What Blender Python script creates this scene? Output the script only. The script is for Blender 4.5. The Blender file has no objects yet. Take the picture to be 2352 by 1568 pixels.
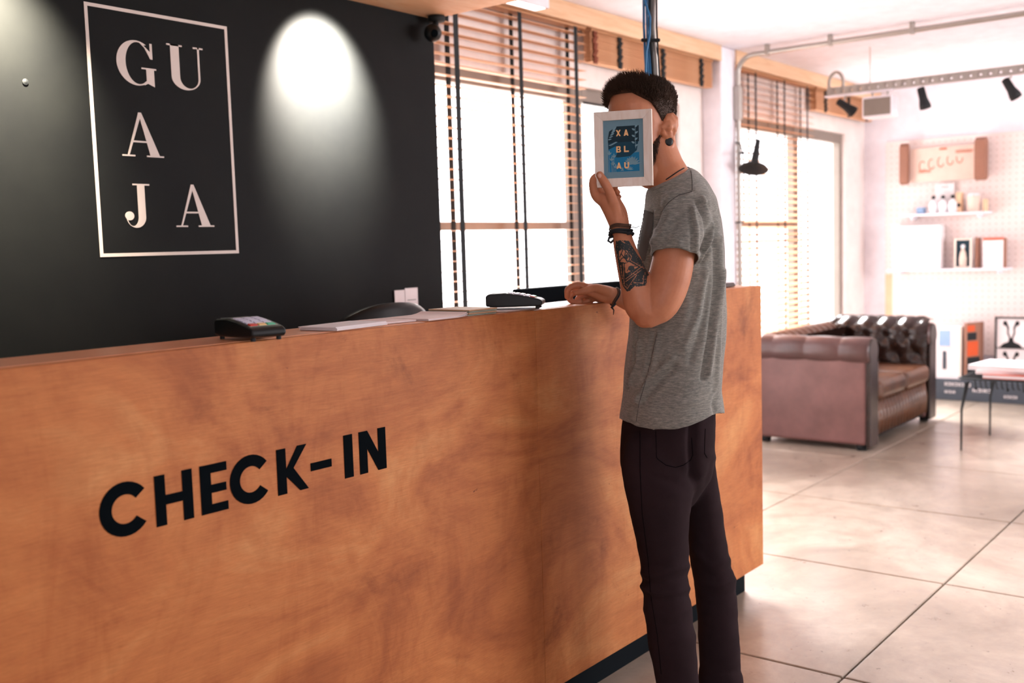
import bpy, bmesh, math, random
import numpy as np
from mathutils import Vector, Matrix, noise
from mathutils.bvhtree import BVHTree
random.seed(7)
R_ = math.radians
scene = bpy.context.scene
COL = scene.collection

# ------------------------------------------------------------------ camera
YAW, PIT, ROL, FPX, CAMZ = .6702, .0900, -.0307, 2383.4, 1.35
_f = Vector((math.cos(PIT)*math.cos(YAW), math.cos(PIT)*math.sin(YAW), -math.sin(PIT)))
_r = Vector((math.sin(YAW), -math.cos(YAW), 0)); _u = _r.cross(_f)
_c, _s = math.cos(ROL), math.sin(ROL)
CR = _c*_r + _s*_u; CU = -_s*_r + _c*_u; CF = _f
CAM = Vector((0, 0, CAMZ))
cd = bpy.data.cameras.new('camera'); cam = bpy.data.objects.new('camera', cd); COL.objects.link(cam)
m = Matrix((CR, CU, -CF)).transposed().to_4x4(); m.translation = CAM; cam.matrix_world = m
cd.sensor_width = 36; cd.lens = FPX*36/2352; cd.clip_start = .02; cd.clip_end = 200
cd.dof.use_dof = True; cd.dof.focus_distance = 2.62; cd.dof.aperture_fstop = 2.9
scene.camera = cam
def ray(x, y): return (CF + CR*((x-1176)/FPX) - CU*((y-784)/FPX))
def az(x, y, z): d = ray(x, y); return CAM + d*((z-CAMZ)/d.z)
def ay(x, y, Y): d = ray(x, y); return CAM + d*(Y/d.y)
def ax(x, y, X): d = ray(x, y); return CAM + d*(X/d.x)
UH = Vector((math.sin(YAW), -math.cos(YAW), 0)); AH = Vector((math.cos(YAW), math.sin(YAW), 0)); ZH = Vector((0, 0, 1))
def ad(x, y, D): d = ray(x, y); return CAM + d*(D/d.dot(AH))
def pj(p):
    v = Vector(p)-CAM; z = v.dot(CF); return 1176+FPX*v.dot(CR)/z, 784-FPX*v.dot(CU)/z

# ------------------------------------------------------------------ world and light
W = bpy.data.worlds.new('sky'); scene.world = W; W.use_nodes = True
bg = W.node_tree.nodes['Background']; bg.inputs[0].default_value = (1.0, .955, 1.0, 1); bg.inputs[1].default_value = 5.0
def area(name, loc, target, sx, sy, power, col):
    l = bpy.data.lights.new(name, 'AREA'); l.shape = 'RECTANGLE'; l.size = sx; l.size_y = sy; l.energy = power; l.color = col
    o = bpy.data.objects.new(name, l); COL.objects.link(o); o.location = loc
    o.rotation_euler = (Vector(target)-Vector(loc)).to_track_quat('-Z', 'Y').to_euler(); return o
area('daylight_right_windows', (6.7, -3.55, 1.6), (5.2, 0, 1.0), 3.8, 1.7, 170, (1.0, .95, .93))
area('daylight_rear_windows', (-2.9, -2.2, 1.55), (2, .9, 1.0), 1.3, 1.7, 30, (1.0, .90, .82))
area('daylight_bright_sky_over_street', (9.6, 8.6, 5.4), (4.6, 1.4, .4), 6.5, 3.0, 6500, (1.0, .96, .98))
scene.view_settings.view_transform = 'Standard'; scene.view_settings.look = 'None'
scene.view_settings.gamma = 1; scene.view_settings.use_curve_mapping = False; scene.view_settings.exposure = 0.0

# ------------------------------------------------------------------ materials
def srgb(r, g, b):
    f = lambda c: (c/255/12.92) if c/255 <= .04045 else ((c/255+.055)/1.055)**2.4
    return (f(r), f(g), f(b), 1)
class NT:
    def __init__(s, name):
        s.m = bpy.data.materials.new(name); s.m.use_nodes = True; s.t = s.m.node_tree; s.n = s.t.nodes; s.b = s.n['Principled BSDF']
    def add(s, typ, **k):
        n = s.n.new(typ)
        for a, b in k.items():
            if a.startswith('i_'): n.inputs[a[2:].replace('_', ' ')].default_value = b
            else: setattr(n, a, b)
        return n
    def l(s, a, b): s.t.links.new(a, b)
    def coord(s, scale=(1, 1, 1), rot=(0, 0, 0)):
        t = s.add('ShaderNodeTexCoord'); m = s.add('ShaderNodeMapping'); s.l(t.outputs['Object'], m.inputs[0])
        m.inputs['Scale'].default_value = scale; m.inputs['Rotation'].default_value = rot; return m.outputs[0]
    def noise(s, co, scale, detail=4, rough=.6, dist=0):
        n = s.add('ShaderNodeTexNoise'); s.l(co, n.inputs['Vector']); n.inputs['Scale'].default_value = scale
        n.inputs['Detail'].default_value = detail; n.inputs['Roughness'].default_value = rough; n.inputs['Distortion'].default_value = dist; return n.outputs[0]
    def ramp(s, fac, stops):
        r = s.add('ShaderNodeValToRGB'); s.l(fac, r.inputs[0]); e = r.color_ramp.elements
        while len(e) < len(stops): e.new(.5)
        for i, (p, c) in enumerate(stops): e[i].position = p; e[i].color = c if len(c) == 4 else (*c, 1)
        return r.outputs[0]
    def mix(s, fac, a, b, mode='MIX'):
        n = s.add('ShaderNodeMix', data_type='RGBA', blend_type=mode)
        for i, q in ((0, fac), (6, a), (7, b)):
            if hasattr(q, 'links'): s.l(q, n.inputs[i])
            else: n.inputs[i].default_value = q
        return n.outputs[2]
    def bump(s, h, st=.2, dist=.002):
        b = s.add('ShaderNodeBump'); s.l(h, b.inputs['Height']); b.inputs['Strength'].default_value = st; b.inputs['Distance'].default_value = dist
        s.l(b.outputs[0], s.b.inputs['Normal'])
def plain(name, col, rough=.6, metal=0, emis=None, es=1, var=.06, spec=.5, bump=0):
    t = NT(name); b = t.b; b.inputs['Roughness'].default_value = rough; b.inputs['Metallic'].default_value = metal
    b.inputs['Specular IOR Level'].default_value = spec
    co = t.coord(); n = t.noise(co, 9, 5)
    c = col if len(col) == 4 else (*col, 1)
    lo = tuple(x*(1-var) for x in c[:3])+(1,); hi = tuple(min(1, x*(1+var)) for x in c[:3])+(1,)
    t.l(t.ramp(n, [(.3, lo), (.7, hi)]), b.inputs['Base Color'])
    if bump: t.bump(t.noise(co, 220, 3), bump, .001)
    if emis: b.inputs['Emission Color'].default_value = emis; b.inputs['Emission Strength'].default_value = es
    return t.m
def m_ply():
    t = NT('counter_plywood'); co = t.coord((1, 1, 1))
    big = t.noise(t.coord((1.1, 1, 2.2), (0, R_(12), 0)), 1.7, 6, .62, 1.2)
    base = t.ramp(big, [(.26, srgb(146, 80, 44)), (.42, srgb(176, 104, 58)), (.55, srgb(194, 122, 70)), (.72, srgb(208, 146, 92))])
    fine = t.noise(t.coord((7, 1, 110), (0, R_(4), 0)), 3.2, 6, .8)
    c = t.mix(.75, base, t.ramp(fine, [(.3, (.72, .68, .62, 1)), (.62, (1.05, 1.04, 1.02, 1))]), 'MULTIPLY')
    fig = t.noise(t.coord((2.6, 1, .8), (0, R_(-20), 0)), 2.3, 5, .6, 2.5)
    c = t.mix(.8, c, t.ramp(fig, [(.36, (.88, .82, .77, 1)), (.5, (1, 1, 1, 1)), (.7, (1.06, 1.05, 1.02, 1))]), 'MULTIPLY')
    st = t.noise(t.coord((1, 1, 1)), 4.2, 8, .68, .4)
    c = t.mix(1, c, t.ramp(st, [(.29, (.62, .56, .54, 1)), (.38, (.92, .90, .89, 1)), (.46, (1, 1, 1, 1))]), 'MULTIPLY')
    sm = t.noise(t.coord((22, 1, 50)), 1.1, 3, .6)
    c = t.mix(1, c, t.ramp(sm, [(.235, (.4, .35, .34, 1)), (.27, (1, 1, 1, 1))]), 'MULTIPLY')
    t.l(c, t.b.inputs['Base Color']); t.b.inputs['Roughness'].default_value = .55; t.b.inputs['Specular IOR Level'].default_value = .28
    t.bump(fine, .12, .0015); return t.m
def m_wood(name, a, b, c, scale=(1, 14, 14), rough=.55, rot=(0, 0, 0)):
    t = NT(name); n = t.noise(t.coord(scale, rot), 3, 5, .65, .8)
    t.l(t.ramp(n, [(.3, a), (.5, b), (.72, c)]), t.b.inputs['Base Color']); t.b.inputs['Roughness'].default_value = rough
    t.b.inputs['Specular IOR Level'].default_value = .35; return t.m
def m_floor():
    t = NT('polished_concrete'); oi = t.add('ShaderNodeObjectInfo')
    co = t.add('ShaderNodeNewGeometry').outputs['Position']
    n1 = t.noise(co, 1.3, 8, .68, .6); n2 = t.noise(co, 9, 6, .7); n3 = t.noise(co, 34, 3, .6)
    c = t.ramp(n1, [(.3, srgb(134, 121, 108)), (.5, srgb(167, 153, 138)), (.7, srgb(196, 183, 169))])
    c = t.mix(.6, c, t.ramp(n2, [(.3, (.72, .7, .68, 1)), (.55, (1.05, 1.03, 1, 1))]), 'MULTIPLY')
    c = t.mix(1, c, t.ramp(n3, [(.27, (.4, .4, .4, 1)), (.33, (1, 1, 1, 1))]), 'MULTIPLY')
    c = t.mix(1, c, t.ramp(oi.outputs['Random'], [(0, (.93, .92, .9, 1)), (1, (1.04, 1.03, 1.02, 1))]), 'MULTIPLY')
    t.l(c, t.b.inputs['Base Color'])
    t.l(t.ramp(n2, [(.3, (.26,)*3), (.7, (.42,)*3)]), t.b.inputs['Roughness']); t.b.inputs['Specular IOR Level'].default_value = .6; t.b.inputs['Coat Weight'].default_value = .8; t.b.inputs['Coat Roughness'].default_value = .27
    t.bump(n2, .05, .002); return t.m
def m_heather():
    t = NT('grey_heather_jersey')
    n = t.noise(t.coord((60, 60, 420), (R_(8), 0, 0)), 1.0, 4, .8); n2 = t.noise(t.coord((9, 9, 9)), 1, 3)
    c = t.ramp(n, [(.28, srgb(88, 90, 88)), (.5, srgb(128, 127, 121)), (.72, srgb(168, 164, 154))])
    c = t.mix(.5, c, t.ramp(n2, [(.3, (.85, .9, .92, 1)), (.7, (1.05, 1.03, 1, 1))]), 'MULTIPLY')
    t.l(c, t.b.inputs['Base Color']); t.b.inputs['Roughness'].default_value = .95; t.b.inputs['Specular IOR Level'].default_value = .1
    t.b.inputs['Sheen Weight'].default_value = .25
    t.bump(n, .25, .0015); return t.m
def m_skin():
    t = NT('tanned_skin'); co = t.coord()
    n = t.noise(co, 11, 5, .6); n2 = t.noise(co, 420, 3, .6)
    c = t.ramp(n, [(.3, srgb(178, 112, 80)), (.55, srgb(196, 130, 96)), (.75, srgb(206, 142, 110))])
    t.l(c, t.b.inputs['Base Color']); t.b.inputs['Roughness'].default_value = .48; t.b.inputs['Specular IOR Level'].default_value = .4
    t.b.inputs['Subsurface Weight'].default_value = .12; t.b.inputs['Subsurface Radius'].default_value = (.012, .005, .003)
    t.b.inputs['Subsurface Scale'].default_value = .6
    t.bump(n2, .25, .0006); return t.m
def m_leather(name, a, b, rough=.35):
    t = NT(name); co = t.coord(); n = t.noise(co, 6, 5); v = t.add('ShaderNodeTexVoronoi'); t.l(co, v.inputs['Vector']); v.inputs['Scale'].default_value = 160
    t.l(t.ramp(n, [(.3, a), (.7, b)]), t.b.inputs['Base Color']); t.b.inputs['Roughness'].default_value = rough
    t.bump(v.outputs['Distance'], .2, .001); return t.m
def m_glass():
    t = NT('window_glass'); t.n.remove(t.b); o = t.n['Material Output']
    tr = t.add('ShaderNodeBsdfTransparent'); tr.inputs[0].default_value = (.98, .99, .985, 1)
    gl = t.add('ShaderNodeBsdfGlossy'); gl.inputs['Roughness'].default_value = .02
    mx = t.add('ShaderNodeMixShader'); mx.inputs[0].default_value = .04; t.l(tr.outputs[0], mx.inputs[1]); t.l(gl.outputs[0], mx.inputs[2]); t.l(mx.outputs[0], o.inputs[0]); return t.m
def m_black_wall():
    t = NT('matte_black_green_paint'); co = t.coord(); n = t.noise(co, 5, 6, .6); n2 = t.noise(co, 300, 2)
    t.l(t.ramp(n, [(.3, srgb(19, 21, 22)), (.7, srgb(24, 26, 26))]), t.b.inputs['Base Color']); t.b.inputs['Roughness'].default_value = .62
    t.b.inputs['Specular IOR Level'].default_value = .12; t.bump(n2, .1, .0008); return t.m
def m_peg():
    t = NT('pegboard_cream'); tc = t.add('ShaderNodeTexCoord'); sp = t.add('ShaderNodeSeparateXYZ'); t.l(tc.outputs['Object'], sp.inputs[0])
    def cell(o):
        a = t.add('ShaderNodeMath', operation='MULTIPLY'); t.l(o, a.inputs[0]); a.inputs[1].default_value = 1/.05
        f = t.add('ShaderNodeMath', operation='FRACT'); t.l(a.outputs[0], f.inputs[0])
        s = t.add('ShaderNodeMath', operation='SUBTRACT'); t.l(f.outputs[0], s.inputs[0]); s.inputs[1].default_value = .5
        q = t.add('ShaderNodeMath', operation='POWER'); t.l(s.outputs[0], q.inputs[0]); q.inputs[1].default_value = 2; return q.outputs[0]
    a = t.add('ShaderNodeMath', operation='ADD'); t.l(cell(sp.outputs[1]), a.inputs[0]); t.l(cell(sp.outputs[2]), a.inputs[1])
    lt = t.add('ShaderNodeMath', operation='LESS_THAN'); t.l(a.outputs[0], lt.inputs[0]); lt.inputs[1].default_value = .014
    t.l(t.mix(lt.outputs[0], srgb(242, 226, 222), srgb(208, 186, 176)), t.b.inputs['Base Color']); t.b.inputs['Roughness'].default_value = .7; return t.m

M = dict(
    ply=m_ply(), floor=m_floor(), shirt=m_heather(), skin=m_skin(), glass=m_glass(), bwall=m_black_wall(), peg=m_peg(),
    ledge=m_wood('ledge_plywood', srgb(228, 146, 104), srgb(238, 164, 120), srgb(242, 176, 134), (2, 20, 2), .3),
    slat=m_wood('blind_slat_wood', srgb(200, 140, 98), srgb(216, 160, 118), srgb(228, 180, 142), (1, 30, 30), .5),
    pelmet=m_wood('pelmet_wood', srgb(216, 172, 134), srgb(226, 188, 152), srgb(232, 198, 166), (1, 12, 12), .6),
    plyc=m_wood('ceiling_plywood', srgb(222, 168, 124), srgb(230, 184, 144), srgb(236, 198, 162), (1.5, 4, 4), .6),
    white=plain('white_paint', srgb(238, 233, 240), .7), ceil=plain('ceiling_white', srgb(236, 234, 243), .8),
    cream=plain('cream_wall', srgb(236, 226, 222), .75), slab=plain('joint_grout', srgb(92, 78, 66), .9),  # grout: even brown of the floor base, seen between slabs
    black=plain('black_plastic', srgb(12, 18, 21), .42, spec=.35), bmatte=plain('matte_black', srgb(14, 20, 24), .7), vinyl=plain('black_vinyl', srgb(5, 11, 16), .8, spec=.04),
    tape=plain('black_tape', srgb(14, 22, 26), .8), btape=plain('brown_tape', srgb(120, 58, 34), .8),
    taupe=plain('taupe_window_frame', srgb(132, 121, 112), .55), kick=plain('dark_toe_kick', srgb(5, 14, 20), .8, spec=.1),
    signw=plain('sign_white_paint', srgb(222, 210, 202), .6), paper=plain('paper_white', srgb(238, 230, 232), .8), paperp=plain('paper_pink', srgb(236, 212, 208), .8),
    greenp=plain('greenish_card', srgb(150, 158, 142), .7), tan=plain('tan_card', srgb(198, 160, 126), .7), red=plain('red_key', srgb(205, 45, 32), .4),
    yellow=plain('yellow_key', srgb(232, 190, 128), .4), green=plain('green_key', srgb(70, 178, 140), .4), key=plain('pale_key', srgb(214, 212, 232), .4),
    screen=plain('terminal_screen', srgb(140, 150, 142), .2), steel=plain('galvanised_steel', srgb(176, 172, 166), .35, .75), bluec=plain('blue_cable', srgb(24, 108, 160), .4),
    greyc=plain('grey_cable', srgb(120, 122, 120), .5), leather=m_leather('brown_leather', srgb(30, 18, 15), srgb(46, 29, 23), .27), leath2=m_leather('reddish_leather', srgb(112, 76, 72), srgb(132, 92, 88), .45),
    leath3=m_leather('tan_worn_leather', srgb(70, 42, 26), srgb(108, 68, 44), .3), leath4=m_leather('roll_leather', srgb(78, 54, 52), srgb(98, 70, 68), .28), trouser=plain('dark_maroon_denim', srgb(42, 31, 34), .95, var=.15, spec=.08, bump=.25),
    seam=plain('dark_seam', srgb(16, 12, 16), .95, spec=.05), hair=plain('dark_brown_hair', srgb(60, 41, 29), .7, var=.45, spec=.25), beard=plain('dark_beard', srgb(50, 33, 24), .8, var=.3),
    eye=plain('eye_white', srgb(225, 218, 212), .2), iris=plain('brown_iris', srgb(60, 38, 24), .2), lip=plain('lip', srgb(168, 96, 84), .5), nail=plain('finger_nail', srgb(214, 160, 140), .3),
    ink=plain('tattoo_ink', srgb(34, 44, 46), .55, var=.2), cord=plain('black_cord', srgb(18, 24, 30), .8), bcord=plain('brown_cord', srgb(84, 58, 44), .85),
    pine=m_wood('pale_frame_wood', srgb(232, 214, 200), srgb(240, 226, 214), srgb(244, 234, 226), (20, 20, 3), .5), matb=plain('grey_blue_mat', srgb(112, 148, 164), .8),
    navy=plain('print_navy', srgb(8, 44, 58), .8), teal=plain('print_teal', srgb(6, 62, 84), .8), blue=plain('print_blue', srgb(14, 120, 166), .8), leaf=plain('print_leaf', srgb(122, 160, 176), .8),
    orangel=plain('print_letter_orange', srgb(248, 196, 140), .8), pocket=plain('charcoal_pocket', srgb(92, 90, 88), .95, spec=.1),
    lamp=plain('lamp_diffuser', (1, 1, 1), .5, emis=(1, .97, 1, 1), es=2.2), shoe=plain('dark_shoe', srgb(24, 20, 22), .6), sole=plain('shoe_sole', srgb(60, 52, 48), .8),
    dbox=plain('dark_grey_box', srgb(66, 74, 84), .6), orange=plain('orange_print', srgb(214, 84, 34), .6), tabred=plain('orange_red_cover', srgb(222, 90, 50), .5),
    brownw=plain('brown_board', srgb(150, 104, 84), .6), crate=plain('pale_crate_board', srgb(232, 206, 192), .7), redp=plain('red_print', srgb(196, 120, 92), .7), osb=plain('orange_ply_edge', srgb(234, 196, 160), .7),
    outdoor=plain('outdoor_paving', srgb(222, 218, 214), .9), pblue=plain('pale_blue_print', srgb(150, 180, 215), .6), glassd=plain('white_ceramic', srgb(240, 236, 240), .25),
)

# ------------------------------------------------------------------ mesh helpers
def wloc(o):
    p = Vector((0, 0, 0))
    while o: p += o.location; o = o.parent
    return p
def link(name, me, mat, parent=None, origin=None, smooth=False, kind=None):
    off = wloc(parent) if parent else (Vector(origin) if origin is not None else Vector((0, 0, 0)))
    if off.length: me.transform(Matrix.Translation(-off))
    for mm in (mat if isinstance(mat, (list, tuple)) else [mat]): me.materials.append(mm)
    o = bpy.data.objects.new(name, me); COL.objects.link(o)
    if parent: o.parent = parent
    else: o.location = off
    if smooth: me.polygons.foreach_set('use_smooth', [True]*len(me.polygons))
    if kind: o['kind'] = kind
    return o
def tag(o, label, cat, group=None):
    o['label'] = label; o['category'] = cat
    if group: o['group'] = group
    return o
def thing(name, label, cat, loc, group=None):
    o = bpy.data.objects.new(name, None); COL.objects.link(o); o.location = loc; o.empty_display_size = .05
    return tag(o, label, cat, group)
def struct(o): o['kind'] = 'structure'; return o
def frame_of(t):
    t = t.normalized(); a = Vector((0, 0, 1)) if abs(t.z) < .9 else Vector((1, 0, 0)); n = t.cross(a).normalized(); return n, t.cross(n)
class MB:
    def __init__(s): s.v = []; s.f = []; s.mi = []; s.cur = 0
    def face(s, *i): s.f.append(tuple(i)); s.mi.append(s.cur)
    def box(s, a, b, mat=None):
        (x0, y0, z0), (x1, y1, z1) = a, b
        P = [(x0, y0, z0), (x1, y0, z0), (x1, y1, z0), (x0, y1, z0), (x0, y0, z1), (x1, y0, z1), (x1, y1, z1), (x0, y1, z1)]
        if mat is not None: P = [mat @ Vector(p) for p in P]
        k = len(s.v); s.v += [tuple(p) for p in P]
        for q in ((0, 3, 2, 1), (4, 5, 6, 7), (0, 1, 5, 4), (1, 2, 6, 5), (2, 3, 7, 6), (3, 0, 4, 7)): s.face(*[k+i for i in q])
        return s
    def prism(s, poly, fn, t):
        s.q = getattr(s, 'q', 0)+1; t += (s.q % 7)*.00003 if t > .0001 else 0
        # poly: 2D points (may be concave); fn(u,v,d) -> 3D
        n = len(poly); k = len(s.v)
        s.v += [tuple(fn(u, v, 0)) for u, v in poly] + [tuple(fn(u, v, t)) for u, v in poly]
        s.face(*range(k+n-1, k-1, -1)); s.face(*range(k+n, k+2*n))
        for i in range(n): j = (i+1) % n; s.face(k+i, k+j, k+n+j, k+n+i)
        return s
    def strip(s, A, B, fn, t):
        # band between two polylines with equal counts, as quads (good for curved strokes)
        for i in range(len(A)-1): s.prism([A[i], A[i+1], B[i+1], B[i]], fn, t)
        return s
    def loft(s, rings, cap=True, closed=True):
        k = len(s.v); n = len(rings[0])
        for r in rings: s.v += [tuple(p) for p in r]
        for i in range(len(rings)-1):
            for j in range(n if closed else n-1):
                a = k+i*n+j; b = k+i*n+(j+1) % n; s.face(a, b, b+n, a+n)
        if cap:
            s.face(*range(k+n-1, k-1, -1)); s.face(*range(k+(len(rings)-1)*n, k+len(rings)*n))
        return s
    def tube(s, pts, rad, seg=12, flat=1.0, flatdir=None, ends=True):
        pts = [Vector(p) for p in pts]; rad = rad if isinstance(rad, (list, tuple)) else [rad]*len(pts)
        rings = []; n0 = None
        T = []
        for i in range(len(pts)):
            a = pts[max(0, i-1)]; b = pts[min(len(pts)-1, i+1)]; T.append((b-a).normalized())
        full = []
        if ends:
            full.append((pts[0]-T[0]*rad[0]*.85, T[0], rad[0]*.35)); full.append((pts[0]-T[0]*rad[0]*.5, T[0], rad[0]*.85))
        full += [(p, t, r) for p, t, r in zip(pts, T, rad)]
        if ends:
            full.append((pts[-1]+T[-1]*rad[-1]*.5, T[-1], rad[-1]*.85)); full.append((pts[-1]+T[-1]*rad[-1]*.85, T[-1], rad[-1]*.35))
        for p, t, r in full:
            if flatdir is not None: n0 = (Vector(flatdir) - t*Vector(flatdir).dot(t)).normalized()
            elif n0 is None: n0 = frame_of(t)[0]
            else: n0 = (n0 - t*n0.dot(t)).normalized()
            b = t.cross(n0)
            rings.append([p + n0*(r*flat*math.cos(2*math.pi*j/seg)) + b*(r*math.sin(2*math.pi*j/seg)) for j in range(seg)])
        return s.loft(rings)
    def ball(s, c, r, seg=12, rg=8, mat=None):
        r = r if isinstance(r, (tuple, list)) else (r, r, r); c = Vector(c); rings = []
        for i in range(1, rg):
            th = math.pi*i/rg; rings.append([(math.sin(th)*math.cos(2*math.pi*j/seg)*r[0], math.sin(th)*math.sin(2*math.pi*j/seg)*r[1], -math.cos(th)*r[2]) for j in range(seg)])
        rings = [[c + (mat @ Vector(p) if mat is not None else Vector(p)) for p in rr] for rr in rings]
        return s.loft(rings)
    def lathe(s, prof, origin, axis=(0, 0, 1), seg=20):
        o = Vector(origin); t = Vector(axis).normalized(); n, b = frame_of(t)
        return s.loft([[o + t*z + n*(r*math.cos(2*math.pi*j/seg)) + b*(r*math.sin(2*math.pi*j/seg)) for j in range(seg)] for r, z in prof])
    def mesh(s, name='m'):
        me = bpy.data.meshes.new(name); me.from_pydata(s.v, [], s.f); me.polygons.foreach_set('material_index', s.mi); me.update()
        bm = bmesh.new(); bm.from_mesh(me); bmesh.ops.recalc_face_normals(bm, faces=bm.faces); bm.to_mesh(me); bm.free(); return me
    def build(s, name, mat, parent=None, origin=None, smooth=False, bevel=0, kind=None, seg=2):
        o = link(name, s.mesh(name), mat, parent, origin, smooth, kind)
        if bevel:
            b = o.modifiers.new('bevel', 'BEVEL'); b.width = bevel; b.segments = seg; b.limit_method = 'ANGLE'; b.angle_limit = R_(40)
        return o
def remesh(mb, voxel, smooth=6, fac=.6):
    o = bpy.data.objects.new('tmp', mb.mesh()); COL.objects.link(o)
    r = o.modifiers.new('r', 'REMESH'); r.mode = 'VOXEL'; r.voxel_size = voxel; r.use_smooth_shade = True
    sm = o.modifiers.new('s', 'SMOOTH'); sm.iterations = smooth; sm.factor = fac
    dg = bpy.context.evaluated_depsgraph_get(); me = bpy.data.meshes.new_from_object(o.evaluated_get(dg))
    bpy.data.objects.remove(o); me.materials.clear(); return me
def vnp(me):
    a = np.empty(len(me.vertices)*3); me.vertices.foreach_get('co', a); return a.reshape(-1, 3)
def nnp(me):
    a = np.empty(len(me.vertices)*3); me.vertex_normals.foreach_get('vector', a); return a.reshape(-1, 3)
def setv(me, a): me.vertices.foreach_set('co', a.ravel()); me.update()
def pjn(P):
    v = P-np.array(CAM); z = v@np.array(CF); return 1176+FPX*(v@np.array(CR))/z, 784-FPX*(v@np.array(CU))/z
def segd(x, y, pl):
    best = np.full(x.shape, 1e9); 
    for (a, b) in zip(pl[:-1], pl[1:]):
        a = np.array(a, float); b = np.array(b, float); d = b-a; L = d@d
        t = np.clip(((x-a[0])*d[0]+(y-a[1])*d[1])/L, 0, 1); best = np.minimum(best, np.hypot(x-a[0]-t*d[0], y-a[1]-t*d[1]))
    return best
def bvh_of(me): return BVHTree.FromPolygons([v.co.copy() for v in me.vertices], [tuple(p.vertices) for p in me.polygons])
def decal(bvh, mask, bbox, step, off, src, whole=False):
    # flat patch laid on a surface: a grid dropped onto it, keeping the cells where the mark is
    x0, y0, x1, y1 = bbox; nx = int((x1-x0)/step)+1; ny = int((y1-y0)/step)+1; idx = {}; v = []; f = []
    def vert(i, j):
        if (i, j) in idx: return idx[(i, j)]
        d = ray(x0+i*step, y0+j*step).normalized(); loc, nor, _, _ = bvh.ray_cast(src, d)
        if loc is None or abs(nor.dot(d)) < .06: idx[(i, j)] = -1; return -1
        if nor.dot(d) > 0: nor = -nor
        idx[(i, j)] = len(v); v.append(tuple(loc + nor*off)); return idx[(i, j)]
    for j in range(ny):
        for i in range(nx):
            if mask(x0+(i+.5)*step, y0+(j+.5)*step):
                q = [vert(i, j), vert(i+1, j), vert(i+1, j+1), vert(i, j+1)]
                if -1 in q: continue
                P = [Vector(v[k]) for k in q]
                if max((P[a]-P[(a+1) % 4]).length for a in range(4)) > .012: continue
                f.append(tuple(q))
    if whole and f:
        par = list(range(len(v)))
        def find(a):
            while par[a] != a: par[a] = par[par[a]]; a = par[a]
            return a
        for q in f:
            for k in q[1:]: par[find(k)] = find(q[0])
        cnt = {}
        for q in f: cnt[find(q[0])] = cnt.get(find(q[0]), 0)+1
        best = max(cnt, key=cnt.get); f = [q for q in f if find(q[0]) == best]
        use = sorted({k for q in f for k in q}); mp = {k: i for i, k in enumerate(use)}; v = [v[k] for k in use]; f = [tuple(mp[k] for k in q) for q in f]
    me = bpy.data.meshes.new('decal'); me.from_pydata(v, [], f); me.update(); return me
def dup(root, loc, label=None, rotz=None):
    r = root.copy(); COL.objects.link(r); r.location = loc
    if label: r['label'] = label
    if rotz is not None: r.rotation_euler[2] = rotz
    for ch in root.children:
        c = ch.copy(); COL.objects.link(c); c.parent = r
        for g in ch.children:
            d = g.copy(); COL.objects.link(d); d.parent = c
    return r

# ------------------------------------------------------------------ room shell
XE, YW, H = 9.2, 3.25, 2.6
def sbox(name, mat, a, b, bevel=0, parent=None):
    o = MB().box(a, b).build(name, M[mat], parent, bevel=bevel)
    return o if parent else struct(o)
floor = sbox('floor', 'slab', (-3.2, -3.8, -.12), (XE+.2, 3.45, -.012))
slab_me = None
P = 1.06
for i in range(-6, 6):
    for j in range(-5, 2):
        x0 = 3.04+i*P; y0 = 1.146+j*P
        if x0 > XE-.02 or x0+P < -3.2: continue
        if slab_me is None:
            mb = MB().box((.004, .004, -.03), (P-.004, P-.004, 0)); so = mb.build('concrete_slab', M['floor'], floor, bevel=.004); slab_me = so.data; so.location = (x0, y0, 0)
        else:
            so = so.copy(); COL.objects.link(so); so.parent = floor; so.location = (x0, y0, 0)
sbox('ceiling', 'ceil', (-3.2, -3.8, H), (XE+.2, 3.5, H+.1))
# outer window wall: header, sill, piers
ww = MB()
for a, b in (((-3.2, YW+.02, 2.22), (XE, YW+.2, H)), ((-3.2, YW+.02, -.12), (XE, YW+.2, .06)), ((-3.2, YW+.02, .06), (3.20, YW+.2, 2.22)),
             ((5.90, YW+.02, .06), (6.46, YW+.2, 2.22)), ((8.74, YW+.02, .06), (XE, YW+.2, 2.22))): ww.box(a, b)
struct(ww.build('wall_outer', M['cream']))
sbox('column', 'white', (6.20, 3.13, 0), (6.41, YW+.02, H), .01)
sbox('trim_1', 'pelmet', (3.262, 3.125, 2.505), (6.20, 3.145, H-.001))
sbox('trim_2', 'pelmet', (6.41, 3.125, 2.505), (XE-.001, 3.145, H-.001))
sbox('wall_back', 'white', (XE, -3.8, 0), (XE+.15, 3.45, H))
# black partition behind reception
sbox('wall_left', 'bwall', (-3.2, 2.95, 0), (3.262, 3.10, 2.30))
sbox('trim_3', 'plyc', (-3.2, 2.15, 2.30), (3.262, 3.10, 2.325))
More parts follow.
